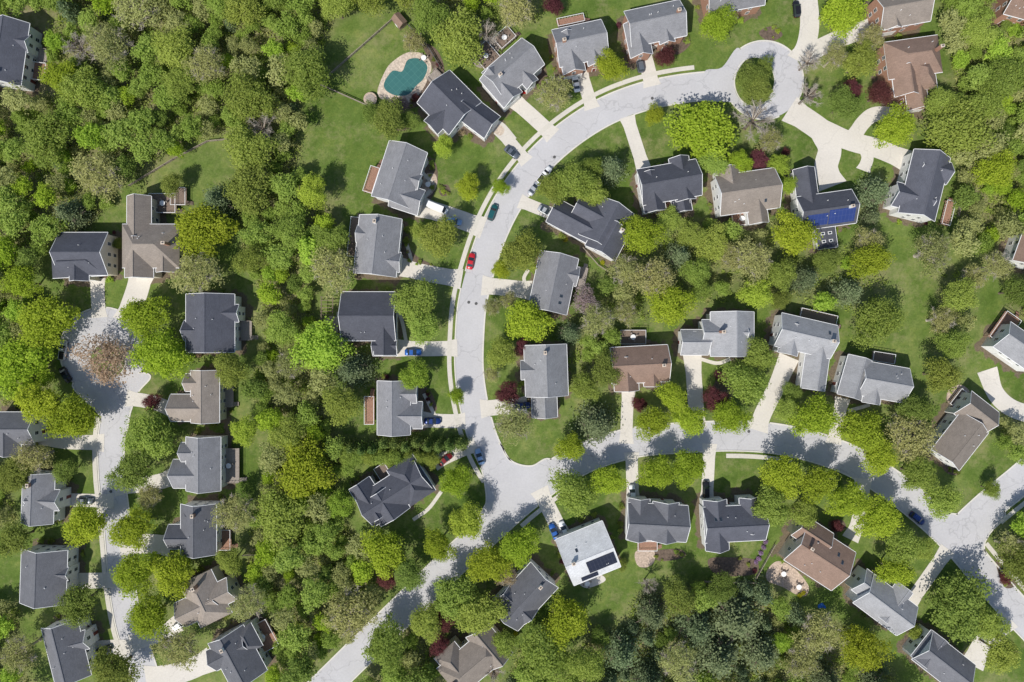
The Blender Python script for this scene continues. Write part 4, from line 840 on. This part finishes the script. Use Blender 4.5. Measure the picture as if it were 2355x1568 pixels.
rr=random.Random(99)
for P in BEDS:
    xs=[p[0] for p in P]; ys=[p[1] for p in P]; c=0
    for _ in range(60):
        if c>=5: break
        x=rr.uniform(min(xs),max(xs)); y=rr.uniform(min(ys),max(ys))
        if not pip(np.array([x]),np.array([y]),P)[0]: continue
        gx,gy=W(x,y)
        if look(DRH,gx,gy)<1.2: continue
        shrub(gx,gy,rr,'in the garden',0.4,0.9); c+=1
for hi,(E,c0,A,rects,tops,w) in enumerate(houses):
    rr=random.Random(hi+77); cand=[]
    for (dx,dy,l,w_,a,e) in rects[:3]:
        for _ in range(9):
            side=rr.choice((0,1,2,3)); u=rr.uniform(-1,1)
            if side<2: lx,ly=u*l/2,(1 if side else -1)*(w_/2+1.3)
            else: lx,ly=(1 if side==2 else -1)*(l/2+1.3),u*w_/2
            qx=dx+lx*math.cos(a)-ly*math.sin(a); qy=dy+lx*math.sin(a)+ly*math.cos(a)
            gx=c0[0]+qx*math.cos(A)-qy*math.sin(A); gy=c0[1]+qx*math.sin(A)+qy*math.cos(A)
            if min(rd(gx,gy,q_) for q_ in RECTS)<1.0: continue
            cand.append((gx,gy))
    if not cand: continue
    CX=np.array(cand); ok=~(indrive(CX[:,0],CX[:,1])|inroad(CX[:,0],CX[:,1]))
    for gx,gy in [tuple(c) for c in CX[ok]][:5]:
        if ns>=280: break
        shrub(gx,gy,rr,'beside a house')
M_fl=leafmat('flower_red',(0.4,0.01,0.02),(0.6,0.02,0.04)); M_fp=leafmat('flower_purple',(0.35,0.2,0.38),(0.48,0.34,0.5)); M_fy=leafmat('flower_yellow',(0.4,0.38,0.03),(0.6,0.58,0.05))
V,Tt=crown('G',4321,460,0.12,24); V=V*np.array([1,1,0.85])+np.array([0,0,0.55])
for pts,mm,nm in (([(1206,212),(1212,205),(1218,198),(160,1282),(163,1292),(205,1440)],M_fl,'bright red azalea shrub in flower'),([(1755,1258),(1748,1270),(1744,1284),(1760,1245),(1738,1290)],M_fp,'purple rhododendron shrub in flower'),([(1845,1362),(1838,1368),(1385,605),(1185,1455),(1300,552)],M_fy,'yellow-leaved shrub in a garden bed')):
    me=quadmesh('flowering_shrub',V,Tt,[mm])
    for p in pts: x,y=W(*p); o=obj('flowering_shrub',me,None,(x,y,0),rng.uniform(0,6),(0.9,0.7,0.8)); top(o,nm,'shrub','flowering shrubs')
# ---------------------------------------------------------------- ground
st=0.8; gx=np.concatenate([[-1500,-700,-350,-230],np.arange(-172,172.1,st),[230,350,700,1500]]); gy=np.concatenate([[-1500,-700,-350,-180],np.arange(-120,120.1,st),[180,350,700,1500]])
GX,GY=np.meshgrid(gx,gy); ny,nx=GX.shape
wood=np.zeros(GX.shape)
for P,dens in WOODS: wood=np.maximum(wood,pip(GX,GY,topx(P))*min(1,dens))
wood[(np.abs(GX)>165)|(np.abs(GY)>112)]=0.8
for _ in range(6):
    p=np.pad(wood,1,mode='edge'); wood=(p[:-2,1:-1]+p[2:,1:-1]+p[1:-1,:-2]+p[1:-1,2:]+p[1:-1,1:-1])/5
mul=np.zeros(GX.shape)
for R in RECTS: mul=np.maximum(mul,np.clip(1-(rect_d(GX,GY,R)-0.7)/2.3,0,1)*0.8)
for px,py,R,k in T[:manual]:
    if R>17 and rng.random()<0.6: x,y=W(px,py); mul=np.maximum(mul,np.clip(1-(np.hypot(GX-x,GY-y)-0.8)/1.6,0,1))
Vg=np.stack([GX.ravel(),GY.ravel(),np.zeros(GX.size)],1)
idx=np.arange(nx*ny).reshape(ny,nx); Q=np.stack([idx[:-1,:-1],idx[:-1,1:],idx[1:,1:],idx[1:,:-1]],-1).reshape(-1)
me=bpy.data.meshes.new('ground'); me.vertices.add(len(Vg)); me.vertices.foreach_set('co',Vg.astype(np.float32).ravel()); me.loops.add(len(Q)); me.loops.foreach_set('vertex_index',Q.astype(np.int32)); me.polygons.add(len(Q)//4); me.polygons.foreach_set('loop_start',np.arange(0,len(Q),4,dtype=np.int32)); me.update(calc_edges=True); me.materials.append(M_ground)
a=me.attributes.new('wood','FLOAT','POINT'); a.data.foreach_set('value',wood.ravel().astype(np.float32)); a=me.attributes.new('mulch','FLOAT','POINT'); a.data.foreach_set('value',mul.ravel().astype(np.float32))
o=obj('ground',me); o['kind']='structure'; o['label']='mown lawns and leaf-littered woodland floor'; o['category']='ground'
# ---------------------------------------------------------------- light, sky, camera
el=math.radians(51); sd=Vector((0.60,0.80,0)).normalized()
d=Vector((sd.x*math.cos(el),sd.y*math.cos(el),-math.sin(el)))
L=bpy.data.lights.new('sun','SUN'); L.energy=4.7; L.angle=math.radians(0.5); L.color=(1,0.955,0.88); o=bpy.data.objects.new('sun',L); link(o); o.rotation_euler=d.to_track_quat('-Z','Y').to_euler(); o.location=(-60,-80,120)
w=bpy.data.worlds.new('World'); scene.world=w; w.use_nodes=True; nt=w.node_tree; sk=nt.nodes.new('ShaderNodeTexSky'); sk.sky_type='NISHITA'; sk.sun_disc=False; sk.sun_elevation=el; sk.sun_rotation=math.atan2(-sd.x,-sd.y)
bg=nt.nodes['Background']; nt.links.new(sk.outputs[0],bg.inputs[0]); bg.inputs[1].default_value=0.13
cam=bpy.data.cameras.new('camera'); cam.lens=24; cam.sensor_width=36; cam.clip_end=4000; cam.clip_start=1; o=bpy.data.objects.new('camera',cam); link(o); o.location=(0,0,H); scene.camera=o
scene.view_settings.view_transform='Standard'; scene.view_settings.look='None'; scene.view_settings.exposure=0
